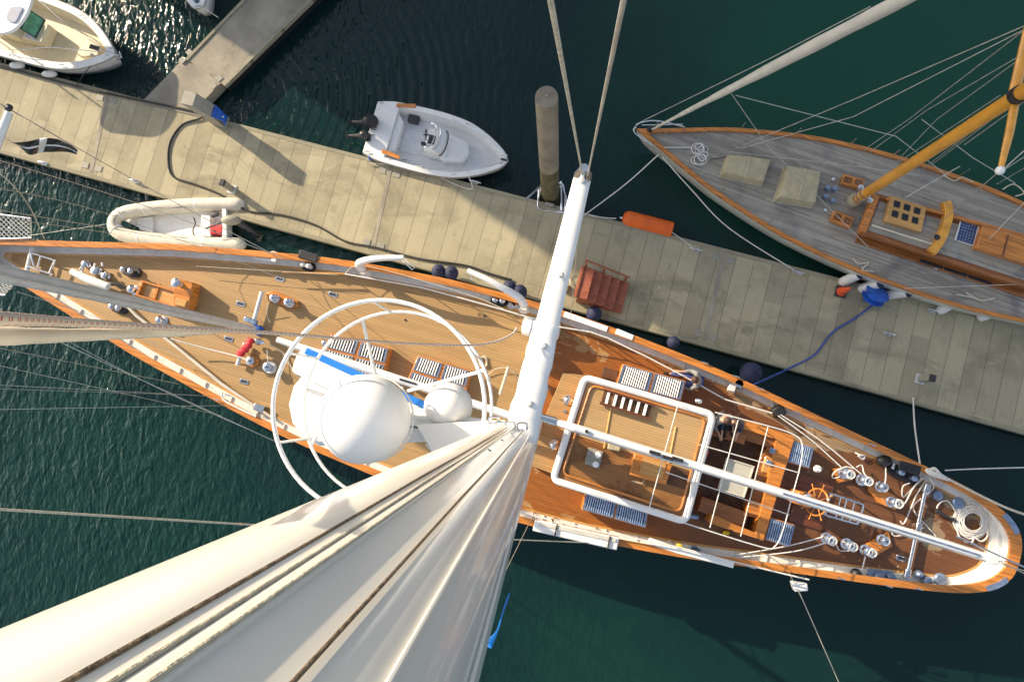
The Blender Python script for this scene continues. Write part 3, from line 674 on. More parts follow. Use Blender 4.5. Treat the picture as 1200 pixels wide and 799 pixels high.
cowl(154, 339, .14); cowl(187, 375, .13); cowl(381, 402, .12)
for x, y in ((328, 327), (282, 356), (286, 447), (390, 345), (268, 397), (1056, 654)):
    p = P(x, y, 2.01); o = MB().box(p, (.28, .14, .02), yang).build('deck_plate', 'silver', yacht, bevel=.004)
    MB().box(p+Vector((0, 0, .014)), (.2, .07, .01), yang).build('deck_plate_slot', 'darksteel', o)
for q in ((306, 340, 2.18), (278, 427, 2.18)): pass
tr = MB().tube(L3([(307, 342, 2.18), (297, 378, 2.18)]), .065, 10).build('sheet_track', 'alu', yacht)
MB().tube(L3([(287, 402, 2.16), (278, 428, 2.16)]), .06, 10).build('sheet_track', 'alu', yacht)
MB().box(P(294, 376, 2.25), (.42, .16, .16), R(-20)).build('sheet_car', 'slate', tr, bevel=.03)
MB().tube(cr(L3([(288, 398, 2.25), (300, 400, 2.3), (310, 402, 2.25)]), 4), [.04, .09, .1, .06, .08, .1, .08, .05, .03], 8).build('block', 'silver', yacht)
rdc = MB().tube(cr(L3([(294, 397, 2.35), (291, 404, 2.4), (286, 410, 2.3), (280, 416, 2.2)]), 5), [.05+.05*math.sin(i*.9)**2+.05 for i in range(16)], 9, flat=.6).build('red_bag', 'red', yacht, ang=60)
o = MB().prism([P(*q, 2.12) for q in ((312, 343), (322, 341), (349, 352), (349, 359), (340, 361), (314, 352))], 2.0, 2.12).build('winch_base', 'varnish', yacht, bevel=.02)
winch(320, 349, .15, .34, z=2.12); winch(337, 354, .16, .36, z=2.12)
winch(293, 423, .17, .38, base='varnish'); winch(313, 430, .19, .4, base='whitepaint')
MB().tube(cr(L3([(314, 355, 2.3), (313, 370, 2.1), (317, 378, 2.05)]), 4), .012, 6).build('line', 'rope', yacht)
MB().tube(cr(L3([(200, 397, 2.5), (240, 408, 2.3), (280, 418, 2.25), (292, 424, 2.3)]), 4), .02, 7).build('line', 'ropew', yacht)
MB().tube(L3([(313, 410, 2.3), (314, 425, 2.3)]), .012, 6).build('line', 'ropew', yacht)
MB().tube(cr(L3([(316, 404, 2.25), (330, 412, 2.1), (338, 425, 2.05), (347, 437, 2.05)]), 4), .02, 6).build('line', 'rope', yacht)
# white folding brackets and davit arms on the inner rail
o = MB().tube(px([(298, 302), (308, 298), (321, 295), (322, 306), (298, 302)], 2.35), .03, 8).build('bracket', 'white', yacht)
MB().box(P(322, 301, 2.4), (.14, .3, .06), yang).build('bracket_plate', 'white', o)
def davit(pts, z):
    q = cr([P(x, y, z+dz) for x, y, dz in pts], 5)
    n_ = len(q); o = MB().tube(q, [.13-.055*i/(n_-1) for i in range(n_)], 12).build('davit', 'white', yacht, ang=60)
    MB().lathe(Vector((q[0].x, q[0].y, 2.0)), [(.2, 0), (.2, .08), (.14, .14), (.13, .35)], 14).build('davit_socket', 'whitepaint', o)
    return o
davit([(424, 315, .1), (421, 308, .5), (440, 303, .8), (473, 302, .9)], 2.4)
MB().tube(px([(473, 303), (486, 314), (483, 316), (471, 305)], 3.1), .015, 6, closed=True).build('davit_link', 'white', yacht)
davit([(614, 357, .2), (607, 348, .6), (590, 338, .9), (570, 327, 1.0), (548, 317, 1.0)], 2.4)
MB().tube(px([(549, 318), (554, 329)], 3.3), .015, 6).build('davit_link', 'silver', yacht)
bitts(361, 312, R(-16), .45, .3, 'whitepaint'); bitts(585, 353, R(-8), .55, .3)
for x, y in ((605, 356), (600, 359)): MB().lathe(P(x, y, 2.0), [(.1, 0), (.09, .15), (.11, .2)], 14).build('fairlead', 'silver', yacht)
for k, (x, y) in enumerate(((361, 300), (1066, 548))):
    MB().box(P(x, y, 2.47), (.6, .26, .05), yang).build('rail_fairlead', 'black', yacht, bevel=.02)
# long deck pole and lifelines
MB().tube(px([(331, 319), (404, 321)], 2.35), [.02, .035], 8).build('boat_hook', 'varnish_pale', yacht)
def lifeline(pts, z, every=True, mat='ropew'):
    o = MB().tube(px(pts, z), .022, 7).build('lifeline', mat, yacht)
    for x, y in pts[::1]:
        p = P(x, y, z); MB().tube([Vector((p.x, p.y, 2.0)), p], .016, 7).build('stanchion', 'silver', o)
lifeline([(404, 321), (494, 337), (543, 350), (590, 363), (620, 372), (655, 383), (692, 389), (712, 396), (760, 419), (800, 440)], 2.6)
lifeline([(608, 598), (625, 604), (650, 610), (700, 622), (792, 640), (860, 658), (948, 679)], 2.6)
lifeline([(800, 440), (850, 468), (905, 484)], 2.5)
MB().tube(cr(L3([(404, 321, 2.5), (430, 312, 2.5), (545, 344, 2.4), (590, 362, 2.4)]), 5), .012, 6).build('line', 'rope', yacht)
MB().tube(L3([(230, 312, 2.3), (395, 322, 2.4)]), .008, 6).build('line', 'rope', yacht)

def skylight(corners, z1, slat, panels=2, rows=1, nsl=9, frame='varnish', glass='screenglass', z0=DZ, ridge=False, along=True, margin=.09):
    f = quad(corners, z1); o = MB().prism([f(0, 0), f(1, 0), f(1, 1), f(0, 1)], z0, z1).build('skylight', frame, yacht, bevel=.02)
    for i in range(panels):
        for j in range(rows):
            s0, s1 = (i+margin)/panels, (i+1-margin)/panels; t0, t1 = (j+margin*1.2)/rows, (j+1-margin*1.2)/rows
            g = lambda a, b_: f(s0+(s1-s0)*a, t0+(t1-t0)*b_)
            up = Vector((0, 0, .012))
            pn = MB().prism([g(0, 0), g(1, 0), g(1, 1), g(0, 1)], z1-.05, z1+.006).build('pane', glass, o)
            fr = MB()
            fr.ring([g(-.02, -.02), g(1.02, -.02), g(1.02, 1.02), g(-.02, 1.02)], [g(.06, .06), g(.94, .06), g(.94, .94), g(.06, .94)], z1, z1+.028)
            fr.build('pane_frame', 'slate' if slat == 'slate' else 'silver', pn if False else o)
            gm = MB()
            for k in range(nsl):
                a = .08+.84*(k+.5)/nsl
                gm.tube([g(a, .04)+up*2.2, g(a, .96)+up*2.2], .021, 6)
            gm.build('grille', slat, o)
    return o
skylight([(388, 391), (457, 408), (448, 446), (374, 424)], 2.42, 'dome', 2, 2, 8, margin=.07)
skylight([(490, 416), (552, 434), (542, 476), (474, 452)], 2.42, 'dome', 2, 2, 8, margin=.07)
for (x, y) in ((475, 375), (568, 370)): MB().lathe(P(x, y, 2.0), [(.035, 0), (.035, .02)], 12).build('deck_plug', 'darksteel', yacht)
# rope hanks on deck in front of the mast
def coil(c, r, turns, th, mat, name, parent=None, z0=0.0, j=.1, flat=1.0, label=None, cat='rope'):
    rnd = random.Random(int(c.x*100+c.y*37)); pts = []
    N = int(turns*18)
    for i in range(N):
        a = 2*math.pi*i/18; rr = r*(1-j*.9*math.sin(i*.113+1)**2+j*.25*math.sin(i*.61))
        pts.append(c+Vector((rr*math.cos(a)*flat, rr*math.sin(a), z0+th+th*1.4*(i/18 % 4)*.5+.004*math.sin(i))))
    o = MB().tube(pts, th, 6).build(name, mat, parent)
    if parent is None: tag(o, label, cat)
    return o
coil(P(567, 424, 2.0), .17, 3, .02, 'rope', 'rope_hank', None, 0, .3, .7, 'small tan rope hank on the teak beside the guard rings of the radomes')
MB().tube(cr(L3([(571, 440, 2.05), (580, 433, 2.1), (592, 431, 2.15), (602, 436, 2.1), (606, 446, 2.05)]), 4), .016, 6).build('line', 'rope', yacht)
MB().tube(L3([(596, 430, 2.25), (586, 462, 2.25)]), .05, 8).build('sheet_track', 'rope', yacht)
# life rafts
for (x, y, lab_) in ((634, 385, 'white life raft canister lying by the mast on the pontoon side'), (630, 412, 'smaller white canister half hidden under the spreader')):
    L_ = 1.15 if y < 400 else .7
    t = thing('life_raft', P(x, y, 2.0), R(-10), lab_, 'life raft')
    p = P(x, y, 2.33); dx = Vector((math.cos(R(-10)), math.sin(R(-10)), 0))
    MB().lathe(p-dx*L_/2, [(.1,0),(.24,.03),(.29,.1),(.30,L_*.48),(.315,L_*.49),(.315,L_*.51),(.30,L_*.52),(.29,L_-.1),(.24,L_-.03),(.1,L_)], 24, axis=dx).build('canister', 'white', t)
    for s in (-.25, .25):
        MB().lathe(p+dx*(s*L_-.02), [(.306, 0), (.306, .04)], 24, axis=dx).build('strap', 'bluegrey', t)
        MB().box(p+dx*s*L_-Vector((0, 0, .27)), (.08, .5, .12), R(-10)).build('cradle', 'silver', t)

# ---- deck house
MB().prism([P(*q, 2.25) for q in ((660, 437), (690, 440), (660, 560), (622, 545), (634, 500))], 2.0, 2.25).build('house_step', 'teak', yacht, bevel=.01)
hw = [P(*q, 3.0) for q in ((687, 444), (833, 486), (801, 608), (651, 561))]
house = MB().prism(hw, 2.0, 2.98).build('deckhouse', 'varnish', yacht, bevel=.02)
MB().prism([P(*q, 3.02) for q in ((689, 447), (830, 488), (812, 556), (671, 508))], 2.99, 3.03).build('roof_panel', 'roofteak', house, smooth=False)
MB().prism([P(*q, 3.02) for q in ((670, 510), (811, 558), (799, 605), (654, 559))], 2.99, 3.025).build('roof_panel', 'roofteak_oiled', house, smooth=False)
for q in (((720, 455), (708, 525)), ((792, 500), (783, 545))):
    a, c = px(q, 3.035); MB().tube([a, c], .03, 4).build('roof_batten', 'varnish_pale', house)
rimp = rounded([P(*q, 3.06) for q in ((685, 442), (836, 486), (803, 611), (648, 562))], .2, 6)
MB().tube(rimp, .10, 12, closed=True, flat=.8, up=(0, 0, 1)).build('roof_rim', 'white', house)
inr = rounded([P(*q, 3.06) for q in ((693, 451), (827, 490), (797, 600), (659, 555))], .2, 5)
MB().tube(inr, .035, 6, closed=True).build('roof_trim', 'varnish', house)
# boarding ladder on the roof
la, lb, lc, ld = P(707, 456, 3.2), P(768, 475, 3.2), P(764, 491, 3.25), P(703, 472, 3.25)
lad = thing('boarding_ladder', P(735, 475, 3.03), yang, 'dark boarding ladder with six pale treads lying on the deckhouse roof', 'ladder')
for a, c in ((la, lb), (ld, lc)):
    n_ = Vector((0, .035, 0)); MB().prism([a-n_, c-n_, c+n_, a+n_], 3.10, 3.22).build('rail', 'varnish_dark', lad, bevel=.01)
for k in range(6):
    s_ = .1+.145*k+.02; a = la.lerp(lb, s_); c = ld.lerp(lc, s_); n_ = Vector((.04, 0, 0))
    MB().prism([a-n_, a+n_, c+n_, c-n_], 3.13, 3.19).build('tread', 'dome', lad, bevel=.008)
MB().prism([la.lerp(lb, .03), la.lerp(lb, .95), ld.lerp(lc, .95), ld.lerp(lc, .03)], 3.035, 3.05).build('backing', 'interior', lad)
# instruments and hatches in the lower half of the roof
ins = MB().prism([P(*q, 3.1) for q in ((690, 524), (707, 529), (702, 549), (685, 543))], 3.025, 3.12).build('instrument_panel', 'pedgrey', house, bevel=.01)
for x, y in ((701, 533), (698, 544)): MB().lathe(P(x, y, 3.12), [(.085, 0), (.085, .05), (.07, .065)], 18).build('dial', 'dome', ins)
for x, y in ((692, 530), (690, 538), (694, 541)): MB().lathe(P(x, y, 3.12), [(.025, 0), (.02, .03)], 10).build('knob', 'silver', ins)
MB().prism([P(*q, 3.2) for q in ((714, 518), (728, 522), (726, 529), (712, 526))], 3.03, 3.2).build('cushion', 'canvas', house, bevel=.02)
ht = MB().prism([P(*q, 3.3) for q in ((744, 531), (788, 544), (780, 568), (738, 556))], 3.03, 3.3).build('companion_hatch', 'varnish', house, bevel=.02)
MB().prism([P(*q, 3.32) for q in ((754, 535), (781, 543), (776, 562), (749, 554))], 3.3, 3.32).build('hatch_panel', 'varnish_pale', ht)
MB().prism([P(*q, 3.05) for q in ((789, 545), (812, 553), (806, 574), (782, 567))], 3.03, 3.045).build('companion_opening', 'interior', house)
MB().tube(cr(L3([(740, 563, 3.08), (752, 566, 3.1), (757, 560, 3.1), (768, 557, 3.1)]), 5), .015, 6).build('line', 'rope', house)
for x, y, z in ((633, 447, 2.0), (666, 469, 2.25), (650, 522, 2.25), (820, 470, 2.9)): cowl(x, y, .14 if x < 800 else .07, .34, z)
MB().lathe(P(662, 482, 2.26), [(.05, 0), (.045, .03)], 10).build('deck_plug', 'slate', yacht)
skylight([(730, 426), (804, 446), (798, 470), (722, 450)], 2.55, 'dome', 2, 1, 11, margin=.05)
skylight([(688, 570), (761, 593), (757, 619), (681, 597)], 2.55, 'slate', 2, 1, 11, frame='varnish', margin=.05)
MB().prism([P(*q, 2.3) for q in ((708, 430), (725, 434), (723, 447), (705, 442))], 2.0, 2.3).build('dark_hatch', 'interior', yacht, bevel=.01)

# ---- cockpit: raised coaming round a dark well
ci = [P(*q, 2.5) for q in ((833, 488), (918, 513), (888, 626), (806, 600))]
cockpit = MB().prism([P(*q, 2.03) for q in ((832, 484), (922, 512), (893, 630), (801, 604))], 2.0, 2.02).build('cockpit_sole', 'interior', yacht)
outer = [P(*q, 2.55) for q in ((866, 491), (930, 510), (897, 636), (829, 612))]
def bar(pts, wdt, z0, z1, name, mat, parent, bevel=.015):
    pts = [Vector((p.x, p.y, 0)) for p in pts]; L_, R_ = [], []
    for i, p in enumerate(pts):
        a = pts[max(0, i-1)]; c = pts[min(len(pts)-1, i+1)]; t_ = (c-a).normalized(); n_ = Vector((-t_.y, t_.x, 0))*wdt/2
        if 0 < i < len(pts)-1:
            t1 = (p-a).normalized(); k = 1/max(.5, t1.dot(t_)); n_ *= k
        L_.append(p+n_); R_.append(p-n_)
    m = MB(); rings = []
    for l, r in zip(L_, R_): rings.append([Vector((l.x, l.y, z0)), Vector((l.x, l.y, z1)), Vector((r.x, r.y, z1)), Vector((r.x, r.y, z0))])
    m.loft(rings); return m.build(name, mat, parent, bevel=bevel)
cm = bar(px([(866, 495), (921, 513), (890, 629), (832, 607)], 2.55), .27, 2.0, 2.55, 'coaming', 'varnish', yacht)
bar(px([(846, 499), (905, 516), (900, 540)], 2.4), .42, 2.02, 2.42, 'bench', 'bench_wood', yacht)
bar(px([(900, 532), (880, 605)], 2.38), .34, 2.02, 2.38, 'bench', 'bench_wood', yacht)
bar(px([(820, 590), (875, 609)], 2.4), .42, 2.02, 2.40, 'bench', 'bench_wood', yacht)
for q in ((838, 505), (860, 511)): MB().box(P(*q, 2.46), (.65, .3, .09), yang).build('bench_cushion', 'bench_wood', cockpit, bevel=.02)
tb = thing('cockpit_table', P(862, 558, 2.02), yang, 'pale rectangular table in the dark cockpit beneath the boom', 'table')
MB().prism([P(*q, 2.7) for q in ((851, 536), (884, 546), (872, 583), (841, 573))], 2.66, 2.70).build('table_top', 'table', tb, bevel=.01)
MB().ring([P(*q, 2.7) for q in ((851, 536), (884, 546), (872, 583), (841, 573))], [P(*q, 2.7) for q in ((853, 538), (882, 547), (871, 581), (843, 572))], 2.701, 2.73).build('fiddle_rail', 'cream', tb)
MB().box(P(862, 558, 2.35), (.25, .5, .62), yang).build('pedestal', 'varnish_dark', tb)
for x, y in ((905, 528), (901, 542)): 
    p = P(x, y, 2.58); MB().box(p, (.15, .15, .05), yang).build('coaming_pad', 'slate', cm, bevel=.01)
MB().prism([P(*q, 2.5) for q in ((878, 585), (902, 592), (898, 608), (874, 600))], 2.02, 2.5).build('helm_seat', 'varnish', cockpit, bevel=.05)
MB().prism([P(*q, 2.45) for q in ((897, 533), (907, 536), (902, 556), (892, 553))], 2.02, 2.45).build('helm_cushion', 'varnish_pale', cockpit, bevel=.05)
MB().tube(L3([(828, 528, 2.9), (822, 542, 2.6)]), .07, 10).build('roll_cushion', 'cone', cockpit)
MB().tube(L3([(803, 604, 2.5), (818, 606, 2.5)]), .06, 8).build('handrail', 'slate', yacht)
for q in ((831, 500, 826, 516), (811, 580, 806, 597)): MB().tube(px([q[:2], q[2:]], 2.9), .05, 8).build('door_post', 'varnish_dark', yacht)
skylight([(924, 514), (954, 524), (948, 549), (918, 540)], 2.45, 'slate', 1, 1, 10, frame='varnish', margin=.04)
skylight([(903, 606), (932, 615), (925, 641), (896, 632)], 2.45, 'slate', 1, 1, 9, frame='varnish', margin=.04)
# awning frame over the cockpit
aw = MB().tube(cr(px([(838, 483), (900, 499), (930, 509), (940, 520), (938, 545), (926, 590), (918, 620), (908, 640), (890, 640), (800, 612)], 3.6), 4), .017, 8).build('awning_frame', 'whitepaint', yacht)
for q in (((865, 492), (832, 618)), ((900, 500), (868, 628)), ((820, 521), (937, 554)), ((780, 553), (925, 603)), ((795, 472), (760, 598)), ((812, 548), (806, 606))):
    MB().tube(px(q, 3.62), .014, 8).build('awning_bow', 'whitepaint', aw)
for x, y in ((865, 492), (900, 500), (832, 618), (868, 628)):
    p = P(x, y, 3.6); MB().tube([p, Vector((p.x, p.y, 2.0))], .018, 7).build('awning_leg', 'silver', aw)
# steering pedestal and wheel
MB().prism([P(*q, 2.9) for q in ((936, 575), (957, 580), (951, 596), (931, 590))], 2.0, 2.9).build('binnacle', 'varnish', yacht, bevel=.04)
MB().lathe(P(945, 583, 2.9), [(.13, 0), (.12, .08), (.06, .13)], 16).build('compass', 'silver', yacht)
wc = P(957, 588, 2.75); wax = yu; wv2 = yv
def wp(a, r): return wc+wv2*r*math.cos(a)+Vector((0, 0, 1))*r*math.sin(a)*.92+wax*r*math.sin(a)*.45
wh = MB().tube([wp(2*math.pi*i/32, .37) for i in range(32)], .026, 8, closed=True).build('steering_wheel', 'varnish', yacht)
for k in range(8):
    a = math.pi*k/4+.2
    MB().tube([wp(a, .05), wp(a, .24), wp(a, .37), wp(a, .45), wp(a, .53)], [.018, .014, .018, .016, .024], 8).build('spoke', 'varnish', wh)
MB().tube([wc-wax*.12, wc+wax*.08], .08, 12).build('hub', 'silver', wh)
for q in ((944, 575), (965, 573)): pass
# grating platform by the wheel and the steel pushpit seat
MB().prism([P(*q, 2.05) for q in ((938, 555), (978, 567), (963, 622), (924, 610))], 2.0, 2.06).build('helm_grating', 'varnish_dark', yacht)
ps = MB().tube(rounded(px([(973, 578), (1012, 591), (1005, 614), (966, 603)], 2.55), .1), .032, 8, closed=True).build('helm_seat_frame', 'silver', yacht)
for q in (((985, 582), (979, 607)), ((992, 584), (986, 609)), ((1001, 588), (995, 612))): MB().tube(px(q, 2.55), .025, 8).build('seat_bar', 'silver', ps)
for q in ((973, 578), (1012, 591), (1005, 614), (966, 603)):
    p = P(*q, 2.55); MB().tube([p, Vector((p.x, p.y, 2.0))], .025, 8).build('seat_leg', 'silver', ps)
MB().lathe(P(957, 549, 2.4), [(.1, 0), (.1, .12), (.06, .18)], 14).build('pad_light', 'dome', yacht)
# aft winches on wooden plinths
for q in ([(975, 548), (1000, 550), (1000, 562), (982, 566)], [(1018, 562), (1056, 585), (1050, 598), (1030, 590), (1018, 575)], [(1010, 640), (1042, 624), (1046, 640), (1022, 654)]):
    MB().prism([P(*c_, 2.1) for c_ in q], 2.0, 2.1).build('winch_plinth', 'varnish', yacht, bevel=.02)
WN = [(993, 555), (1014, 563), (1036, 571), (1049, 589), (972, 632), (996, 639), (1018, 646), (1038, 634)]
for i, (x, y) in enumerate(WN): winch(x, y, .175 if i in (2, 3, 6, 7) else .19, .42, z=2.08, mat='silver')
def wraps(x, y, r=.115, z=2.22, n_=4):
    p = P(x, y, z); pts = [p+Vector((r*math.cos(t*.5), r*math.sin(t*.5), .012*t*.5)) for t in range(n_*12)]
    MB().tube(pts, .018, 6).build('line', 'ropew', yacht)
for x, y in WN[:2]+WN[4:6]+[WN[6], WN[3]]: wraps(x, y)
for pts in ([(912, 487, 2.4), (950, 515, 2.4), (988, 549, 2.4)], [(915, 486, 2.4), (960, 515, 2.4), (1009, 555, 2.4)], [(862, 650, 2.3), (920, 640, 2.4), (964, 629, 2.4)], [(865, 653, 2.3), (930, 646, 2.4), (967, 636, 2.4)],
            [(989, 557, 2.2), (976, 560, 2.05), (978, 553, 2.2), (990, 547, 2.3), (1000, 549, 2.3)], [(1004, 547, 2.3), (1010, 545, 2.2), (1013, 555, 2.4), (1021, 562, 2.3)],
            [(1082, 558, 2.2), (1070, 572, 2.2), (1060, 590, 2.3), (1052, 592, 2.4)], [(1086, 562, 2.2), (1074, 580, 2.1), (1060, 612, 2.1), (1055, 610, 2.1)], [(1090, 560, 2.3), (1094, 570, 2.2), (1088, 578, 2.1), (1072, 590, 2.05), (1072, 600, 2.05), (1085, 615, 2.05), (1097, 628, 2.05)],
            [(1082, 560, 2.2), (1066, 575, 2.1), (1058, 582, 2.1), (1058, 570, 2.2), (1066, 566, 2.2)], [(1038, 545, 2.2), (1038, 560, 2.3), (1037, 566, 2.4)], [(1009, 672, 2.2), (1014, 652, 2.4)], [(980, 638, 2.3), (985, 645, 2.1), (1000, 643, 2.3), (988, 634, 2.3)],
            [(1083, 618, 2.05), (1050, 628, 2.06), (1044, 618, 2.06)]):
    MB().tube(cr(L3(pts), 6), .018, 6).build('line', 'ropew', yacht)
MB().box(P(912, 482, 2.2), (.3, .34, .3), R(-60)).build('turning_block', 'black', yacht, bevel=.04)
MB().lathe(P(863, 450, 2.15), [(.14, 0), (.14, .1), (.1, .18), (.12, .3)], 16).build('vent_base', 'silver', yacht)
MB().box(P(858, 453, 2.2), (.2, .3, .2), R(-20)).build('vent_box', 'whitepaint', yacht, bevel=.03)
bitts(1060, 556, R(-25), .95, .36, 'slate'); 
MB().tube(L3([(1045, 549, 2.3), (1048, 543, 2.3)]), .05, 8).build('tube', 'silver', yacht)
MB().ell(P(1036, 540, 2.2), (.22, .17, .17), 14, 10).build('turning_block', 'black', yacht)
MB().ell(P(1003, 674, 2.2), (.16, .2, .17), 14, 10).build('turning_block', 'black', yacht)
pan = MB().prism([P(*q, 2.06) for q in ((1016, 666), (1047, 669), (1047, 681), (1016, 678))], 2.0, 2.06).build('bitts_plate', 'slate', yacht, bevel=.01)
for x, y in ((1027, 673), (1041, 675)): MB().lathe(P(x, y, 2.06), [(.1, 0), (.09, .12), (.13, .18), (.11, .24)], 16).build('bollard_post', 'slate', pan)
trv = MB().tube(L3([(1085, 570, 2.16), (1063, 673, 2.16)]), .06, 10).build('traveller_track', 'silver', yacht)
for x, y in ((1086, 572), (1063, 672), (1076, 618)): MB().box(P(x, y, 2.22), (.16, .3, .12), yang).build('traveller_car', 'silver', trv, bevel=.03)
for x, y, r in ((1098, 580, .15), (1122, 589, .17), (1101, 678, .17)):
    MB().lathe(P(x, y, 2.0), [(r, 0), (r, .06), (r*.85, .09), (r*.8, .095)], 20).build('deck_dome', 'slate', yacht)
MB().lathe(P(1084, 679, 2.05), [(.13, 0), (.12, .2), (.05, .25)], 16).build('fairlead', 'slate', yacht)
MB().lathe(P(1075, 672, 2.05), [(.12, 0), (.1, .15), (.04, .2)], 16).build('fairlead', 'slate', yacht)
MB().tube(cr(L3([(1097, 598, 2.15), (1108, 604, 2.15), (1120, 610, 2.1)]), 3), [.07, .06, .05, .04, .04, .05, .04], 8).build('pump_handle', 'darksteel', yacht)
# stern: locker lid and blue corner plates on the rail
MB().prism([P(*q, 2.1) for q in ((1170, 621), (1188, 621), (1192, 662), (1170, 650))], 2.0, 2.1).build('stern_locker', 'alu', yacht, bevel=.01)
for sg in (1, -1):
    seg = [i_ for i_, (u, wv) in enumerate(yside) if 31.95 < u < 32.5 and wv > .3]
    o1 = inset_side(yside, -.01)
    po = [Y(yside[i_][0], sg*yside[i_][1], 0) for i_ in seg]; pi_ = [Y(yside[i_][0]-.10, sg*(yside[i_][1]-.11), 0) for i_ in seg]
    MB().prism(po+pi_[::-1], 2.44, 2.475).build('rail_plate', 'slate', yacht)
# rail section painted white on the pontoon side, white rail section ends
for pts in ([(661, 368), (712, 386)], [(722, 388), (742, 396)], [(760, 633), (795, 645), (860, 662)]):
    bar(px(pts, 2.47), .17, 2.44, 2.48, 'rail_cover', 'white', yacht)
# gangway box on the outer rail
gw = thing('folded_gangway', P(675, 627, 2.4), R(-12), 'long white folded gangway strapped along the outer rail', 'gangway')
MB().prism([P(*q, 2.7) for q in ((627, 609), (726, 630), (723, 645), (624, 622))], 2.46, 2.68).build('case', 'white', gw, bevel=.03)
MB().prism([P(*q, 2.7) for q in ((632, 611), (722, 631), (721, 635), (631, 615))], 2.68, 2.71).build('hinge_strip', 'cream', gw)
for x0, y0, x1, y1 in ((653, 614, 650, 629), (715, 628, 712, 643)):
    a, c = P(x0, y0, 2.72), P(x1, y1, 2.72); MB().tube([a, c], .025, 6).build('strap', 'black', gw)
for x, y in ((625, 605), (647, 609)):
    MB().lathe(P(x, y, 2.45), [(.05, 0), (.05, .2), (.02, .24)], 10).build('hinge', 'silver', gw)
# rail cleats
for x, y in ((825, 425), (862, 441), (890, 455), (933, 483), (948, 500), (1021, 521), (1075, 689), (1040, 686), (985, 677), (880, 664), (640, 455), (255, 468), (268, 463)):
    p = P(x, y, 2.47); o = MB().tube([p+yu*-.12+Vector((0,0,.05)), p+Vector((0,0,.06)), p+yu*.12+Vector((0,0,.05))], [.012,.022,.012], 8).build('rail_cleat', 'silver', yacht)
for x, y in ((965, 495), (1002, 530)):
    MB().tube(cr(L3([(x, y, 2.1), (x+6, y+3, 2.15), (x+11, y+4, 2.12), (x+9, y+8, 2.1), (x+4, y+4, 2.15)]), 4), .03, 7).build('line_bundle', 'ropew', yacht)
MB().tube(cr(L3([(1088, 552, 2.55), (1095, 549, 2.6), (1102, 556, 2.6), (1108, 560, 2.55), (1098, 556, 2.65), (1086, 550, 2.6), (1092, 556, 2.6), (1112, 562, 2.5)]), 5), .045, 7).build('line_bundle', 'ropew', yacht)
MB().tube(cr(L3([(260, 460, 2.5), (262, 468, 2.5), (275, 476, 2.5), (300, 488, 2.5)]), 5), .03, 7).build('line_bundle', 'ropew', yacht)
MB().tube(px([(135, 345), (160, 370), (205, 405), (260, 450), (320, 490)], 2.15), [.03, .05, .045, .05, .04], 8).build('stowed_spar', 'cream', yacht)
MB().prism([P(*q, 2.2) for q in ((298, 472), (310, 476), (307, 484), (296, 480))], 2.0, 2.2).build('fairlead_box', 'silver', yacht, bevel=.02)
# large coil on the stern deck
def big_coil():
    c = P(1137, 610, 2.0); m = MB(); rnd = random.Random(4)
    for k in range(6):
        r = .26+.045*k; pts = [c+Vector((r*(1+.03*rnd.uniform(-1,1))*math.cos(t*.3), r*(1+.03*rnd.uniform(-1,1))*math.sin(t*.3), .03+.02*(5-k)+.01*rnd.uniform(-1,1))) for t in range(21)]
        m.tube(pts, .024, 6, closed=True)
    for lp in ([(1122, 603), (1112, 588), (1103, 588), (1098, 596), (1106, 604), (1120, 606)], [(1125, 602), (1124, 592), (1132, 587), (1146, 592), (1151, 603), (1149, 613)], [(1148, 614), (1156, 618), (1157, 628), (1150, 634), (1142, 629)],
               [(1122, 612), (1123, 626), (1131, 634), (1139, 635), (1141, 628)]):
        m.tube(cr(px(lp, 2.06), 6), .022, 6)
    tag(m.build('rope_coil', 'ropew'), 'big coil of white rope with loose loops on the stern deck', 'rope')
big_coil()

# ------------------------------------------------------------------ fenders
def fender_proto(label, mat_b, mat_e, L_, r, ang, tilt, group, name='fender'):
    t = thing(name, Vector((0, 0, 0)), 0, label, 'fender', group)
    ax = Vector((math.cos(tilt), 0, math.sin(tilt)))
    MB().lathe(-ax*L_/2, [(r*.3,0),(r*.7,.02*L_),(r*.95,.1*L_),(r,.2*L_),(r,.8*L_),(r*.95,.9*L_),(r*.7,.98*L_),(r*.35,L_)], 18, axis=ax).build('body', mat_b, t)
    MB().lathe(ax*(L_/2-.16*L_), [(r*1.02,0),(r*1.0,.08*L_),(r*.75,.16*L_),(r*.3,.2*L_)], 18, axis=ax).build('end', mat_e, t)
    MB().tube([ax*L_*.5, ax*L_*.62], [r*.2, r*.14], 8).build('eye', mat_e, t)
    t.location = (0, 0, -50); t['label'] = label
    return t
fp = fender_proto('x', 'whitepaint', 'navy', .75, .15, 0, R(50), 'white fenders along the wooden sloop')
FL = [(997, 326, 1.1, 25, 'blue-ended white fender beside the orange traffic cone'), (1020, 335, 1.1, 15, 'white fender just left of the blue hose reel'), (1053, 344, 1.1, 0, 'white fender lying level just right of the blue hose reel'),
      (1112, 358, 1.1, 40, 'white fender below the third portlight of the wooden sloop'), (1161, 367, 1.1, 30, 'rightmost white fender on the wooden sloop')]
for i, (x, y, z, a, l) in enumerate(FL):
    o = fp if i == 0 else copy_tree(fp); o.location = P(x, y, z-.3); o.rotation_euler = (0, 0, R(a)); o['label'] = l
def ball(x, y, r, label, z=.9):
    p = P(x, y, z); t = thing('ball_fender', p, 0, label, 'fender', 'dark ball fenders between the big yacht and the pontoon')
    MB().ell(p, (r, r, r*1.15), 22, 14).build('cover', 'navy', t); MB().cyl(p+Vector((0, 0, r*1.1)), p+Vector((.02, -.08, r*1.1+.5)), .025, .012, 8).build('lanyard', 'black', t)
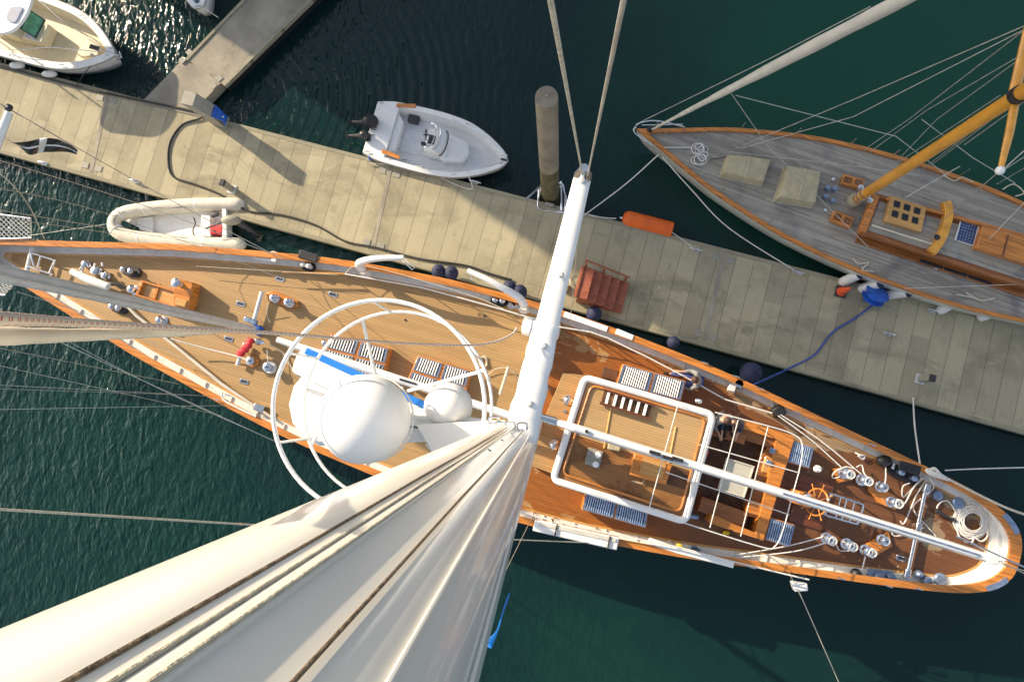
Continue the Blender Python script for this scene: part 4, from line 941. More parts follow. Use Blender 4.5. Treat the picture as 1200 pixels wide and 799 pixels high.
for x, y, r, l in ((514, 318, .23, 'dark ball fender at the forward end of the pair near the curved davit'), (529, 320, .23, 'dark ball fender second in the pair near the curved davit'), (597, 337, .23, 'dark ball fender left of the pair beside the spreader'),
                   (609, 342, .24, 'dark ball fender right of the pair beside the spreader'), (696, 368, .25, 'dark ball fender below the reddish steps'), (789, 401, .2, 'dark ball fender halfway between the steps and the crew member'), (880, 437, .34, 'large navy ball fender where the blue hose comes aboard')):
    ball(x, y, r, l)
t = thing('flat_fender', P(936, 687, 2.1), R(-10), 'small white flat fender hung outside the outer rail near the stern', 'fender')
MB().prism([P(*q, 2.2) for q in ((926, 680), (946, 683), (947, 692), (931, 693))], 2.05, 2.25).build('pad', 'white', t, bevel=.04)
MB().tube(L3([(931, 683, 2.3), (925, 672, 2.5)]), .012, 6).build('lanyard', 'rope', t)

# ------------------------------------------------------------------ mooring lines of the big yacht and others
def mline(name, pts, r, mat, label, cat='mooring line', k=6, smooth=True):
    q = [P(*p) for p in pts]; q = cr(q, k) if len(q) > 2 else sag(q[0], q[1], .08)
    return tag(MB().tube(q, r, 7).build(name, mat), label, cat)
mline('mooring_line', [(1070, 466, .56), (1072, 500, .9), (1078, 543, 2.45)], .022, 'ropew', 'white mooring line from the lower pontoon edge straight down to the stern bulwark')
mline('mooring_line', [(1108, 551, 2.5), (1150, 549, 1.8), (1230, 547, 1.2)], .018, 'ropew', 'white line leading level to the right from the stern rail bundle')
mline('mooring_line', [(1105, 558, 2.5), (1150, 581, 2.5), (1185, 597, 2.5), (1230, 612, 2.2)], .035, 'rope', 'thick tan line along the stern quarter leading off to the right')
mline('mooring_line', [(935, 690, 2.3), (955, 735, 1.4), (990, 815, .1)], .014, 'rope', 'thin line dropping from the outer rail near the stern into the water')
mline('mooring_line', [(772, 181, 1.5), (733, 216, 1.0), (685, 252, .55)], .018, 'ropew', 'bow line of the wooden sloop leading left to the pontoon')
mline('mooring_line', [(776, 184, 1.5), (810, 222, 1.0), (855, 268, .7), (940, 322, .55)], .018, 'ropew', 'bow line of the wooden sloop leading right to the pontoon edge')
mline('mooring_line', [(690, 252, .58), (722, 256, .7)], .015, 'ropew', 'short line tying the orange buoy to the pontoon on its left end')
mline('mooring_line', [(787, 272, .6), (800, 281, .56), (812, 290, .56)], .012, 'ropew', 'short line from the right end of the orange buoy to the pontoon')

# ------------------------------------------------------------------ pontoon furniture
t = thing('orange_buoy', P(756, 262, .1), dang, 'bright orange cylindrical buoy floating against the pontoon', 'buoy')
a, c = P(729, 256, .35), P(787, 271, .35); ax = (c-a); Lb = ax.length
MB().lathe(a, [(.03, 0), (.16, .02), (.25, .08), (.29, .18), (.30, .3), (.30, Lb-.02), (.28, Lb), (.25, Lb+.004)], 26, axis=ax).build('body', 'orange', t)
MB().tube([a-ax.normalized()*.08, a+ax.normalized()*.02], [.03, .05], 10).build('eye', 'silver', t)
# pile with its guide bracket
pt, pb = P(640, 113, 6.0), P(645, 235, 0)
t = thing('mooring_pile', Vector((pb.x, pb.y, 0)), 0, 'tall round concrete pile with a weedy foot standing off the pontoon', 'pile')
pc = Vector((pb.x, pb.y+.05, 0)); ptop = P(640.5, 114, 6.0); lean = ptop-pc-Vector((0, 0, 6.0))
def pz(z): return pc+lean*z/6.0+Vector((0, 0, z))
MB().tube([pz(-1.2), pz(0), pz(2.4)], .295, 32).build('foot', 'pilewet', t)
MB().tube([pz(2.38), pz(4), pz(6.0)], [.296, .294, .292], 32).build('shaft', 'pile', t)
MB().lathe(pz(6.0), [(.293, -.03), (.285, .015), (.10, .03), (.03, .035)], 32).build('cap', 'pile', t)
MB().lathe(pz(6.03), [(.03, 0), (.02, .04)], 10).build('lifting_eye', 'silver', t)
t = thing('pile_guide', P(645, 240, .5), dang, 'galvanised pile guide bracket bolted to the pontoon round the pile', 'bracket')
for q in (((616, 234), (634, 218)), ((630, 237), (635, 218)), ((658, 247), (657, 218)), ((667, 245), (657, 213))):
    MB().tube([P(*q[0], .5), P(*q[1], .5)], .045, 8).build('arm', 'silver', t)
MB().tube(rounded(px([(632, 217), (660, 215), (663, 250), (630, 245)], .5), .15), .04, 8, closed=True).build('collar', 'silver', t)
MB().box(P(644, 240, .55), (.3, .12, .1), dang).build('roller', 'pedgrey', t, bevel=.02)
# power pedestal
def pedestal(x, y, label, l=.28, w_=.36, h=1.35, lean=True):
    t = thing('power_pedestal', P(x, y, .5), dang, label, 'pedestal')
    T_ = Matrix.Translation(P(x, y, .5)) @ Matrix.Rotation(dang, 4, 'Z'); return t, T_
t, T_ = pedestal(258, 143, 'grey power pedestal with a blue end panel where the two pontoons meet')
MB(T_).loft([[(x0-sx*z, y0, z) for x0, y0 in ((-.2, -.17), (.28, -.17), (.28, .22), (-.2, .22))] for z, sx in ((0, 0), (.9, .1))]).build('base', 'pedgrey', t, bevel=.01)
MB(T_).loft([[(-.30, -.20, .9), (.22, -.20, .9), (.22, .24, .9), (-.30, .24, .9)], [(-.46, -.20, 1.6), (-.05, -.20, 1.6), (-.05, .24, 1.6), (-.46, .24, 1.6)]]).build('hood', 'pedgrey', t, bevel=.01)
MB(T_).loft([[(.30, -.18, .15), (.31, -.18, .15), (.31, .22, .15), (.30, .22, .15)], [(.36, -.10, .45), (.42, -.10, .45), (.42, .14, .45), (.36, .14, .45)], [(.24, -.18, .95), (.29, -.18, .95), (.29, .22, .95), (.24, .22, .95)]]).build('end_panel', 'blue', t, bevel=.01)
MB(T_).ell((.41, .02, .6), (.03, .03, .03), 10, 6).build('lamp', 'dome', t)
def bollard(x, y, label):
    base = P(x, y, .5); t = thing('service_bollard', base, dang, label, 'bollard')
    MB().box(base+Vector((0, 0, .32)), (.16, .2, .64), dang).build('post', 'pedgrey', t, bevel=.02)
    MB().box(base+Vector((0, 0, .69)), (.18, .22, .1), dang).build('head', 'darksteel', t, bevel=.02)
    MB().box(base+Vector((0, 0, .015)), (.28, .3, .03), dang).build('foot_plate', 'alu', t, bevel=.005)
bollard(272, 222, 'small service bollard at the pontoon edge above the inflatable dinghy')
bollard(1078, 444, 'low service bollard on the pontoon near the stern of the big yacht')
# cleats
cp = thing('cleat', Vector((0, 0, 0)), 0, 'x', 'cleat', 'cleats along the pontoon edges')
MB().box((0, 0, .02), (.2, .12, .04)).build('foot', 'silver', cp, bevel=.01)
MB().tube([(-.2, 0, .09), (-.1, 0, .12), (.1, 0, .12), (.2, 0, .09)], [.02, .03, .03, .02], 10).build('horn', 'silver', cp)
for i, (x, y, a, l) in enumerate(((53, 192, 0, 'steel cleat on the pontoon edge under the black flag'), (474, 187, 0, 'steel cleat at the stern of the open motorboat'), (815, 293, 0, 'steel cleat tying the orange buoy'), (934, 319, 0, 'steel cleat holding the sloop bow line'),
                                (557, 214, 0, 'steel cleat at the bow of the open motorboat'), (1092, 364, 0, 'steel cleat below the sloop fenders'), (1040, 391, 0, 'steel cleat in the middle of the walkway near the blue hose'), (160, 213, 0, 'steel cleat beside the bow of the inflatable'))):
    o = cp if i == 0 else copy_tree(cp); o.location = P(x, y, .516); o.rotation_euler = (0, 0, dang+R(a)); o['label'] = l
# steps
T_ = Matrix.Translation(P(700, 342, .5)) @ Matrix.Rotation(R(-15), 4, 'Z')
t = thing('boarding_steps', P(700, 342, .5), R(-15), 'reddish wooden boarding steps with a handrail standing on the pontoon', 'steps')
for k in range(5):
    x = -.45+k*.3; hh = 1.0-.2*k
    MB(T_).box((x, -.02, hh-.02), (.31 if k else .34, .98, .045)).build('tread', 'rust', t, bevel=.01)
    MB(T_).box((x+.14, -.02, hh-.13), (.02, .94, .17)).build('riser', 'rust', t)
for s in (-.5, .47):
    MB(T_).loft([[(-.6, s, 0), (-.6, s+.04, 0), (-.6, s+.04, 1.0), (-.6, s, 1.0)], [(.9, s, 0), (.9, s+.04, 0), (.9, s+.04, .14), (.9, s, .14)]]).build('side_board', 'rust', t, bevel=.008)
MB(T_).box((-.66, -.02, 1.02), (.1, 1.0, .06)).build('landing', 'rust', t, bevel=.01)
for x, z in ((-.58, 1.0), (.0, .7), (.75, .15)): MB(T_).box((x, .55, z/2+.35), (.06, .06, z+.6)).build('handrail_post', 'rust', t)
MB(T_).tube([(-.62, .55, 1.62), (.85, .55, .78)], .032, 8).build('handrail', 'rust', t)
# hose, cone, reel, yellow connector
mline('shore_cable', [(-20, 72, .56), (110, 106, .56), (228, 131, .56), (236, 138, .56), (214, 146, .53), (200, 165, .53), (197, 188, .53), (203, 207, .53), (228, 216, .53), (258, 228, .53), (290, 247, .53), (330, 252, .53), (370, 264, .53), (405, 283, .53), (440, 290, .54), (490, 303, .54), (545, 311, .56), (575, 321, .56), (600, 328, .55)], .035, 'hose', 'black shore cable looping from the pedestal along the pontoon edge', 'cable')
mline('water_hose', [(1022, 358, .54), (1000, 374, .53), (975, 390, .53), (955, 415, .53), (930, 429, .55), (900, 443, 1.2), (880, 452, 2.3)], .028, 'bluerope', 'blue water hose running from the reel across the pontoon to the big yacht', 'hose')
t = thing('hose_reel', P(1026, 347, .5), 0, 'blue round hose reel on the pontoon between two fenders', 'hose reel')
p = P(1026, 346, .9); ax = Vector((.25, .5, .75)).normalized()
MB().lathe(p-ax*.14, [(.36,0),(.37,.03),(.22,.05),(.22,.20),(.37,.22),(.38,.25),(.30,.27),(.05,.28)], 24, axis=ax).build('drum', 'blue', t)
MB().tube([p-Vector((.2, .1, .4)), p-Vector((.15, .05, 0))], .03, 8).build('stand', 'blue', t); MB().tube([p-Vector((-.2, .1, .4)), p-Vector((-.15, .05, 0))], .03, 8).build('stand', 'blue', t)
t = thing('traffic_cone', P(985, 341, .5), R(-15), 'orange traffic cone on a dark base at the pontoon edge', 'cone')
cb_ = P(985, 342, .5); MB().box(cb_+Vector((0, 0, .03)), (.36, .36, .05), R(-15)).build('base', 'darksteel', t, bevel=.01)
MB().lathe(cb_+Vector((0, 0, .055)), [(.15, 0), (.14, .03), (.09, .3), (.035, .6), (.03, .61)], 20).build('body', 'cone', t)
t = thing('cable_connector', P(661, 337, .5), 0, 'yellow round plug beside the boarding steps', 'plug')
MB().lathe(P(661, 337, .51), [(.13, 0), (.15, .05), (.14, .12), (.08, .16)], 18).build('body', 'yellow', t)
MB().tube(cr(L3([(661, 337, .6), (668, 333, .6), (667, 324, .56), (669, 318, .6)]), 4), .015, 6).build('cord', 'ropew', t)
t = thing('deck_bucket', P(812, 644, 2.0), 0, 'small pale blue bucket on the waterway by the outer rail', 'bucket')
MB().lathe(P(812, 644, 2.02), [(.12, 0), (.16, .25), (.15, .25), (.11, .03)], 18).build('body', 'slate', t)
t = thing('hose_nozzle', P(795, 641, 2.2), 0, 'yellow and green hose end by the outer rail', 'hose')
MB().lathe(P(795, 641, 2.2), [(.05, 0), (.12, .04), (.12, .08), (.04, .12)], 14).build('coupling', 'yellow', t)
MB().tube(cr(L3([(775, 641, 2.1), (785, 645, 2.1), (793, 643, 2.2)]), 4), .025, 6).build('tail', 'greenglass', t)
t = thing('yellow_sponge', P(851, 624, 2.05), 0, 'small yellow sponge on deck outside the cockpit coaming', 'sponge')
MB().ell(P(851, 624, 2.08), (.11, .07, .06), 12, 8).build('body', 'yellow', t)

# ------------------------------------------------------------------ flag: black with a white cross
def flag():
    t = thing('flag', P(14, 167, 10.5), R(-5), 'black flag with a white cross flying at the left edge of the photo', 'flag')
    top = [(14, 167), (32, 166), (50, 162), (66, 163), (80, 168), (91, 176)]; bot = [(22, 170), (34, 181), (46, 179), (62, 178), (78, 178), (90, 181)]
    N, K = 30, 16; tp = cr([(x, y, 0) for x, y in top], 6); bt_ = cr([(x, y, 0) for x, y in bot], 6)
    m = MB(); ids = []
    for i in range(N+1):
        for j in range(K+1):
            a = tp[i].lerp(bt_[i], j/K); p = P(a.x, a.y, 10.5-.5*j/K+.06*math.sin(i*.55+j*.3)); ids.append(m.add([p]))
    wht = []
    for i in range(N):
        for j in range(K):
            a, b_ = ids[i*(K+1)+j], ids[(i+1)*(K+1)+j]; m.face((a, b_, b_+1, a+1)); wht.append(abs(j-7.5) < 1.3 or abs(i-12) < 1.6)
    o = m.build('cloth', 'black', t); o.data.materials.append(M['dome'])
    for k_, p_ in enumerate(o.data.polygons): p_.material_index = 1 if wht[k_] else 0
    md = o.modifiers.new('thick', 'SOLIDIFY'); md.thickness = .006
    MB().tube(L3([(14, 167, 10.5), (4, 160, 11.1)]), .006, 6).build('halyard', 'wire', t)
flag()

# ------------------------------------------------------------------ small boats
def boat_frame(stern, bow, z):
    a, b_ = P(*stern, z), P(*bow, z); L_ = (b_-a).length; u_ = (b_-a).normalized(); n_ = Vector((-u_.y, u_.x, 0))
    return (lambda u, v, zz: Vector((a.x, a.y, 0))+u_*u+n_*v+Vector((0, 0, zz))), L_, math.atan2(u_.y, u_.x)
def boat_hull(root, B, side, zt, mat, gun, inner, sole, zs, cap=.14, under='hullblack', innermat=None, trim=True):
    rs = []
    L_ = side[-1][0]
    for z, k, ku in ((-.25, .45, .9), (0, .80, .95), (zt*.5, .93, .985), (zt-.04, 1.0, 1.0)):
        rs.append([B(u*ku, wv*k, z) for u, wv in side]+[B(u*ku, -wv*k, z) for u, wv in side[-2:0:-1]] if side[0][1] == 0 else [B(u*ku, wv*k, z) for u, wv in side]+[B(u*ku, -wv*k, z) for u, wv in side[-2::-1]])
    MB().loft(rs, True, False).build('hull', mat, root)
    def lp(s_): return [B(u, wv, 0) for u, wv in s_]+[B(u, -wv, 0) for u, wv in s_[-2::-1]]
    ins_ = [(max(u, inner), wv) for u, wv in inset_boat(side, cap)]
    MB().ring(lp(side), lp(ins_), zt-.06, zt+.02).build('gunwale', gun, root, bevel=.015)
    for sg in (1, -1):
        MB().tube([B(u, sg*(wv+.012), zt-.05) for u, wv in side], .022, 6).build('rub_rail', 'pedgrey', root)
        for f_ in (.06, .5, .86):
            u, wv = side[int(len(side)*f_)]; q = B(u, sg*max(.05, wv-cap*.5), zt+.05)
            MB().tube([q+Vector((-.1, 0, .02)), q+Vector((-.03, 0, .03)), q+Vector((.03, 0, .03)), q+Vector((.1, 0, .02))], [.01, .016, .016, .01], 6).build('deck_cleat', 'silver', root)
    low = [(u, wv*.9) for u, wv in ins_]
    wl_ = MB(); wl_.loft([[Vector((p.x, p.y, zt-.05)) for p in lp(ins_)], [Vector((p.x, p.y, zs)) for p in lp(low)]], False, False); wl_.build('inner_side', innermat or gun, root)
    MB().prism([p[:2] for p in lp([(u, wv*.92) for u, wv in ins_])], zs-.03, zs).build('sole', sole, root)
def inset_boat(side, d):
    out = []; last = None
    for i, (u, wv) in enumerate(side):
        a = side[max(i-1, 0)]; c = side[min(i+1, len(side)-1)]; tx, ty = c[0]-a[0], c[1]-a[1]; l = math.hypot(tx, ty) or 1
        p = (u+ty/l*d, wv-tx/l*d)
        if i > 3 and (p[1] < .04 or (last and last[1] == 0)): p = (last[0]+(0 if last[1] == 0 else .03), 0.0)
        out.append(p); last = p
    return out
def side_of(tab): return [(p.x, max(0, p.y)) for p in cr([(a, b_, 0) for a, b_ in tab], 5)]

# open motorboat behind the pontoon
B, Lm, am = boat_frame((434, 149), (595, 189), .75)
t = thing('motorboat', B(Lm/2, 0, 0), am, 'small open white motorboat with a centre console and outboard, bow to the right', 'motorboat')
sd1 = side_of([(0, .90), (.5, 1.03), (1.1, 1.07), (2.27, 1.08), (3.2, .97), (3.9, .71), (4.4, .42), (4.65, .22), (Lm, 0)])
boat_hull(t, B, sd1, .75, 'white', 'white', .75, 'deckgrey', .30, .17)
MB().prism([B(.02, .7, 0), B(.75, .55, 0), B(.75, -.55, 0), B(.02, -.7, 0)], .3, .62).build('motor_well', 'white', t, bevel=.05)
MB().prism([B(.75, .74, 0), B(1.0, .5, 0), B(1.0, -.5, 0), B(.75, -.74, 0)], .28, .66).build('transom_bench', 'white', t, bevel=.04)
hatch = MB().prism([B(1.05, .4, 0), B(1.75, .4, 0), B(1.75, -.42, 0), B(1.05, -.42, 0)], .3, .325).build('floor_hatch', 'deckgrey', t, bevel=.01)
cs = MB().loft([[B(1.95, .42, .3), B(3.15, .38, .3), B(3.15, -.38, .3), B(1.95, -.42, .3)], [B(2.0, .4, .95), B(2.35, .38, 1.0), B(2.35, -.38, 1.0), B(2.0, -.4, .95)]]).build('console', 'white', t, bevel=.05)
MB().prism([B(2.55, .48, 0), B(3.3, .36, 0), B(3.45, 0, 0), B(3.3, -.36, 0), B(2.55, -.48, 0)], .3, .68).build('seat_locker', 'white', t, bevel=.09)
ws = MB(); pts0 = [B(2.55+.16*math.cos(a), .44*math.sin(a), .9) for a in [R(q) for q in range(-90, 91, 15)]]; pts1 = [B(2.38+.12*math.cos(a), .38*math.sin(a), 1.22) for a in [R(q) for q in range(-90, 91, 15)]]
ws.loft([pts0, pts1], False, False, False); wso = ws.build('windscreen', 'deckgrey', t); wso.modifiers.new('s', 'SOLIDIFY').thickness = .01
MB().tube(pts0, .022, 8).build('windscreen_frame', 'black', wso); MB().tube(pts1, .014, 8).build('windscreen_rim', 'silver', wso)
MB().tube(cr([B(2.1, .48, .9), B(2.1, .42, 1.3), B(2.35, .3, 1.4), B(2.35, -.3, 1.4), B(2.1, -.42, 1.3), B(2.1, -.48, .9)], 4), .017, 8).build('grab_rail', 'silver', t)
hw_ = B(1.98, .12, 1.0); MB().tube([hw_+Vector((0, .17*math.cos(q*.4), .14*math.sin(q*.4))) for q in range(16)], .016, 6, closed=True).build('wheel', 'black', t)
MB().tube([hw_+Vector((-.1, 0, 0)), hw_+Vector((.12, 0, -.05))], .02, 6).build('wheel_shaft', 'black', t)
MB().box(B(1.97, -.2, .98), (.14, .1, .14), am).build('throttle', 'black', t, bevel=.01)
for x, y, a in ((476, 124, -3), (458, 181, -22)):
    MB().box(P(x, y, .79), (.65, .13, .04), R(a)).build('wooden_step', 'varnish', t, bevel=.01)
def outboard(root, B, u, v, col='black', sc=1.0, tiltu=.55):
    MB().ell(B(u, v, .95), (.24*sc, .20*sc, .22*sc), 16, 10).build('engine_cowl', col, root)
    MB().tube([B(u-.08, v, .85), B(u-.4, v+.02, .6), B(u-tiltu-.3, v+.04, .35)], [.13*sc, .09*sc, .06*sc], 10).build('engine_leg', 'darksteel', root)
    e = B(u-tiltu-.32, v+.04, .36)
    for k in range(3):
        a = 2*math.pi*k/3; MB().ell(e+Vector((-.03, .09*math.cos(a), .09*math.sin(a))), (.02, .07, .05), 10, 6).build('propeller_blade', 'black', root)
    MB().box(B(u+.1, v, .7), (.16, .26, .3), 0).build('engine_clamp', 'darksteel', root, bevel=.02)
for k_ in range(3):
    MB().tube(cr([B(.1, .1-.2*k_, .85), B(.35, .2-.2*k_, .70), B(.7, .35-.3*k_, .66), B(1.02, .5-.45*k_, .4)], 5), .012, 6).build('fuel_line', 'hose', t)
MB().box(B(1.25, .72, .42), (.36, .24, .22), am).build('battery_box', 'darksteel', t, bevel=.02)
MB().box(B(2.2, .0, 1.0), (.22, .3, .03), am).build('dash', 'darksteel', t, bevel=.01)
outboard(t, B, .02, .12, 'black', 1.15); outboard(t, B, -.05, -.38, 'darksteel', .75, .45)
bow_rail = cr([B(2.6, .9, .8), B(3.4, .72, .95), B(4.2, .40, 1.0), B(4.7, .12, 1.0)], 4)
MB().tube(bow_rail, .012, 7).build('bow_rail', 'silver', t)
MB().tube(cr([B(4.0, -.5, .8), B(4.3, -.38, .98), B(4.7, -.14, 1.0)], 4), .012, 7).build('bow_rail', 'silver', t)
MB().box(B(4.66, 0, .8), (.2, .06, .05), am).build('bow_roller', 'darksteel', t)
for k, (u, dv) in enumerate(((.25, 1), (.95, 1), (2.1, 1), (3.6, .78))):
    p = B(u, -(1.0*dv-.02), .55); tt = thing('fender', p, am, ['small blue fender at the stern corner of the open motorboat', 'small blue fender second from the stern of the open motorboat', 'small blue fender amidships on the open motorboat', 'small blue fender near the bow of the open motorboat'][k], 'fender', 'small blue fenders on the open motorboat')
    MB().ell(p, (.07, .07, .2), 12, 8).build('body', 'blue', tt); MB().tube([p+Vector((0, 0, .18)), p+Vector((0, .1, .28))], .01, 6).build('lanyard', 'ropew', tt)
mline('mooring_line', [(549, 206, .8), (552, 222, .58), (520, 210, .62), (497, 195, .85)], .014, 'ropew', 'spring line of the open motorboat looping over the pontoon edge')
mline('mooring_line', [(430, 186, .7), (432, 191, .58), (460, 193, .6), (495, 195, .8)], .012, 'ropew', 'stern line of the open motorboat along the pontoon edge')

# cabin fishing boat, top left
B, Lf, af = boat_frame((-95, -8), (137, 66), .85)
t = thing('fishing_boat', B(Lf/2, 0, 0), af, 'cream and white fishing boat with hard top and green windscreen at top left', 'motorboat')
sd2 = side_of([(0, 1.1), (2, 1.25), (3.8, 1.27), (4.7, 1.23), (5.75, 1.15), (6.45, .97), (7.0, .70), (7.4, .42), (7.65, .20), (Lf, 0)])
boat_hull(t, B, sd2, .95, 'white', 'white', .5, 'gel_cream', .35, .24, innermat='gel_cream')
MB().prism([B(Lf-1.3, .42, 0), B(Lf-.7, .2, 0), B(Lf-.7, -.2, 0), B(Lf-1.3, -.42, 0)], .35, .8).build('bow_seat', 'gel_cream', t, bevel=.04)
cs = MB().loft([[B(2.9, .5, .35), B(4.35, .42, .35), B(4.35, -.42, .35), B(2.9, -.5, .35)], [B(2.9, .48, 1.4), B(3.5, .42, 1.35), B(3.5, -.42, 1.35), B(2.9, -.48, 1.4)]]).build('console', 'gel_cream', t, bevel=.05)
MB().prism([B(4.2, .4, 0), B(5.0, .36, 0), B(5.0, -.36, 0), B(4.2, -.4, 0)], .35, .8).build('front_seat', 'gel_cream', t, bevel=.05)
MB().prism([B(4.4, .33, 0), B(4.75, .33, 0), B(4.85, 0, 0), B(4.75, -.33, 0), B(4.4, -.33, 0)], .8, .87).build('cushion', 'bluegrey', t, bevel=.03)
MB().loft([[B(3.86, .3, .95), B(4.0, .3, .95), B(4.0, -.3, .95), B(3.86, -.3, .95)], [B(3.66, .3, 1.3), B(3.8, .3, 1.3), B(3.8, -.3, 1.3), B(3.66, -.3, 1.3)]]).build('seat_back', 'bluegrey', t, bevel=.03)
g = [P(36, 13, 1.75), P(53, 24, 1.45), P(42, 45, 1.45), P(24, 34, 1.75)]
gm = MB(); i_ = gm.add(g+[q-Vector((0, 0, .03)) for q in g]); 
for f_ in ((0,1,2,3),(7,6,5,4),(0,4,5,1),(1,5,6,2),(2,6,7,3),(3,7,4,0)): gm.face([i_+k for k in f_])
go = gm.build('windscreen', 'greenglass', t); MB().tube([q+Vector((0,0,.01)) for q in g], .03, 8, closed=True).build('windscreen_frame', 'black', go)
rf = MB().prism([(p.x, p.y) for p in rounded([P(42, -40, 2.5), P(37, 12, 2.5), P(14, 42, 2.5), P(-60, 34, 2.5), P(-40, -40, 2.5)], .5)], 2.42, 2.52).build('hard_top', 'white', t, bevel=.03)
MB().prism([(p.x, p.y) for p in rounded([P(28, 8, 2.55), P(18, 28, 2.55), P(6, 24, 2.55), P(12, 8, 2.55)], .15)], 2.52, 2.56).build('top_hatch', 'bluegrey', rf, bevel=.01)
for u, v in ((2.6, .5), (2.6, -.5), (3.5, .5), (3.5, -.5)): MB().tube([B(u, v, .5), B(u-.2, v*1.1, 2.43)], .025, 8).build('top_leg', 'silver', t)
for s in (-1, 1):
    MB().tube(cr([B(3.4, s*1.12, 1.0), B(4.6, s*.95, 1.15), B(5.8, s*.5, 1.2), B(Lf-.4, s*.15, 1.15)], 4), .014, 7).build('bow_rail', 'silver', t)
anc = MB().tube([B(Lf-.6, 0, .99), B(Lf+.15, 0, .95)], .03, 8).build('anchor_shank', 'silver', t)
MB().tube([B(Lf+.1, -.16, .95), B(Lf+.18, 0, .85), B(Lf+.1, .16, .95)], [.02, .045, .02], 8).build('anchor_fluke', 'silver', anc)
MB().box(B(Lf-.75, 0, 1.0), (.35, .16, .06), af).build('windlass', 'darksteel', t, bevel=.02)
for k, (x, y) in enumerate(((20, 77), (58, 87))):
    p = P(x, y, .6); tt = thing('fender', p, R(-20), ['white fender nearest the stern of the cream fishing boat', 'white fender nearest the bow of the cream fishing boat'][k], 'fender', 'white fenders on the fishing boat')
    MB().ell(p, (.28, .12, .13), 16, 10, axis=None).build('body', 'whitepaint', tt)
    MB().tube([p, P(x-9, y-12, 1.0)], .013, 6).build('lanyard', 'black', tt)
mline('mooring_line', [(106, 78, .95), (101, 84, .8), (90, 99, .54)], .013, 'hose', 'short dark bow line of the cream fishing boat')

# boat tip at the top edge
B, Lt, at_ = boat_frame((205, -105), (233, 9), .8)
t = thing('motorboat', B(Lt/2, 0, 0), at_, 'white boat of which only the tip shows at the top edge beside the finger pontoon', 'motorboat')
sd3 = side_of([(0, .8), (1.2, .95), (2.2, .85), (2.9, .55), (Lt-.1, .22), (Lt, 0)])
boat_hull(t, B, sd3, .8, 'white', 'white', .4, 'slate', .35, .16)
mline('mooring_line', [(238, 8, .8), (247, 15, .7), (256, 21, .6)], .013, 'ropew', 'line tying the boat tip at the top edge to the finger pontoon')

# inflatable dinghy
B, Li, ai = boat_frame((286, 258), (127, 256), .5)
t = thing('inflatable_dinghy', P(205, 260, 0), R(-2), 'cream rigid inflatable dinghy squeezed between the big yacht and the pontoon', 'dinghy')
tp_ = cr(L3([(280, 240, .45), (240, 240, .45), (200, 242, .46), (165, 246, .5), (145, 250, .55), (135, 257, .58), (135, 268, .58), (147, 276, .55), (180, 281, .5), (230, 285, .46), (280, 287, .45)]), 5)
nt_ = len(tp_)
MB().tube([tp_[0]+Vector((.22, 0, 0)), tp_[0]+Vector((.1, 0, 0))]+tp_+[tp_[-1]+Vector((.1, 0, 0)), tp_[-1]+Vector((.22, 0, 0))], [.10, .20]+[.235-.03*max(0, 1-abs(i-nt_/2)/8) for i in range(nt_)]+[.20, .10], 18).build('tube', 'cream', t)
for k_ in (6, 14, 21, 31, 38, 46):
    if k_ < nt_-1:
        q_ = tp_[k_]; dd_ = (tp_[k_+1]-q_).normalized(); MB().lathe(q_-dd_*.025, [(.236, 0), (.241, .01), (.241, .04), (.236, .05)], 18, axis=dd_).build('seam_band', 'deckgrey', t)
gl_ = []
for k_ in range(4, nt_-4, 2):
    q_ = tp_[k_]; cen_ = P(210, 260, .5); d_ = (cen_-q_); d_.z = 0; d_.normalize(); gl_.append(q_+d_*.13+Vector((0, 0, .215-.03*((k_//2) % 2))))
MB().tube(gl_, .009, 5).build('grab_line', 'hose', t)
MB().loft([[P(x, y, z) for x, y in ((268, 245), (180, 248), (145, 258), (180, 275), (268, 279))] for z in (.12, .24)]).build('floor', 'white', t)
MB().loft([[P(x, y, z) for x, y in ((268+0, 245), (180-10*k, 248-3*k), (145-12*k, 258), (180-10*k, 275+4*k), (268, 279+2*k))] for z, k in ((-.2, -1), (.11, 0))]).build('hull', 'white', t)
MB().prism([P(*q, .6) for q in ((236, 252), (247, 253), (247, 278), (235, 276))], .24, .62).build('seat', 'white', t, bevel=.03)
MB().prism([P(*q, .5) for q in ((262, 246), (267, 246), (268, 280), (262, 280))], .2, .62).build('transom', 'white', t, bevel=.02)
MB().prism([P(*q, .5) for q in ((156, 254), (176, 252), (176, 272), (160, 268))], .24, .36).build('bow_locker', 'deckgrey', t, bevel=.03)
p = P(271, 258, .9); MB().ell(p, (.34, .17, .2), 18, 12).build('engine_cowl', 'pedgrey', t); MB().tube([p+Vector((.1, 0, -.1)), p+Vector((.5, -.25, -.45)), p+Vector((.65, -.35, -.75))], [.12, .08, .05], 10).build('engine_leg', 'darksteel', t)
MB().tube([p+Vector((-.25, -.05, 0)), p+Vector((-.85, -.28, .02))], .03, 8).build('tiller', 'darksteel', t)
MB().box(P(252, 252, .65), (.25, .12, .1), .3).build('engine_clamp', 'darksteel', t, bevel=.02)
MB().tube(cr(L3([(227, 255, .35), (229, 262, .35), (226, 270, .35), (228, 277, .35)]), 4), .02, 6).build('strap', 'black', t)
tt = thing('fuel_tank', P(256, 271, .3), 0, 'red fuel tank in the stern of the inflatable dinghy', 'fuel tank')
MB().box(P(256, 270, .48), (.46, .34, .3), R(-3)).build('tank', 'red', tt, bevel=.05); MB().lathe(P(251, 271, .63), [(.04, 0), (.035, .04)], 10).build('cap', 'black', tt)

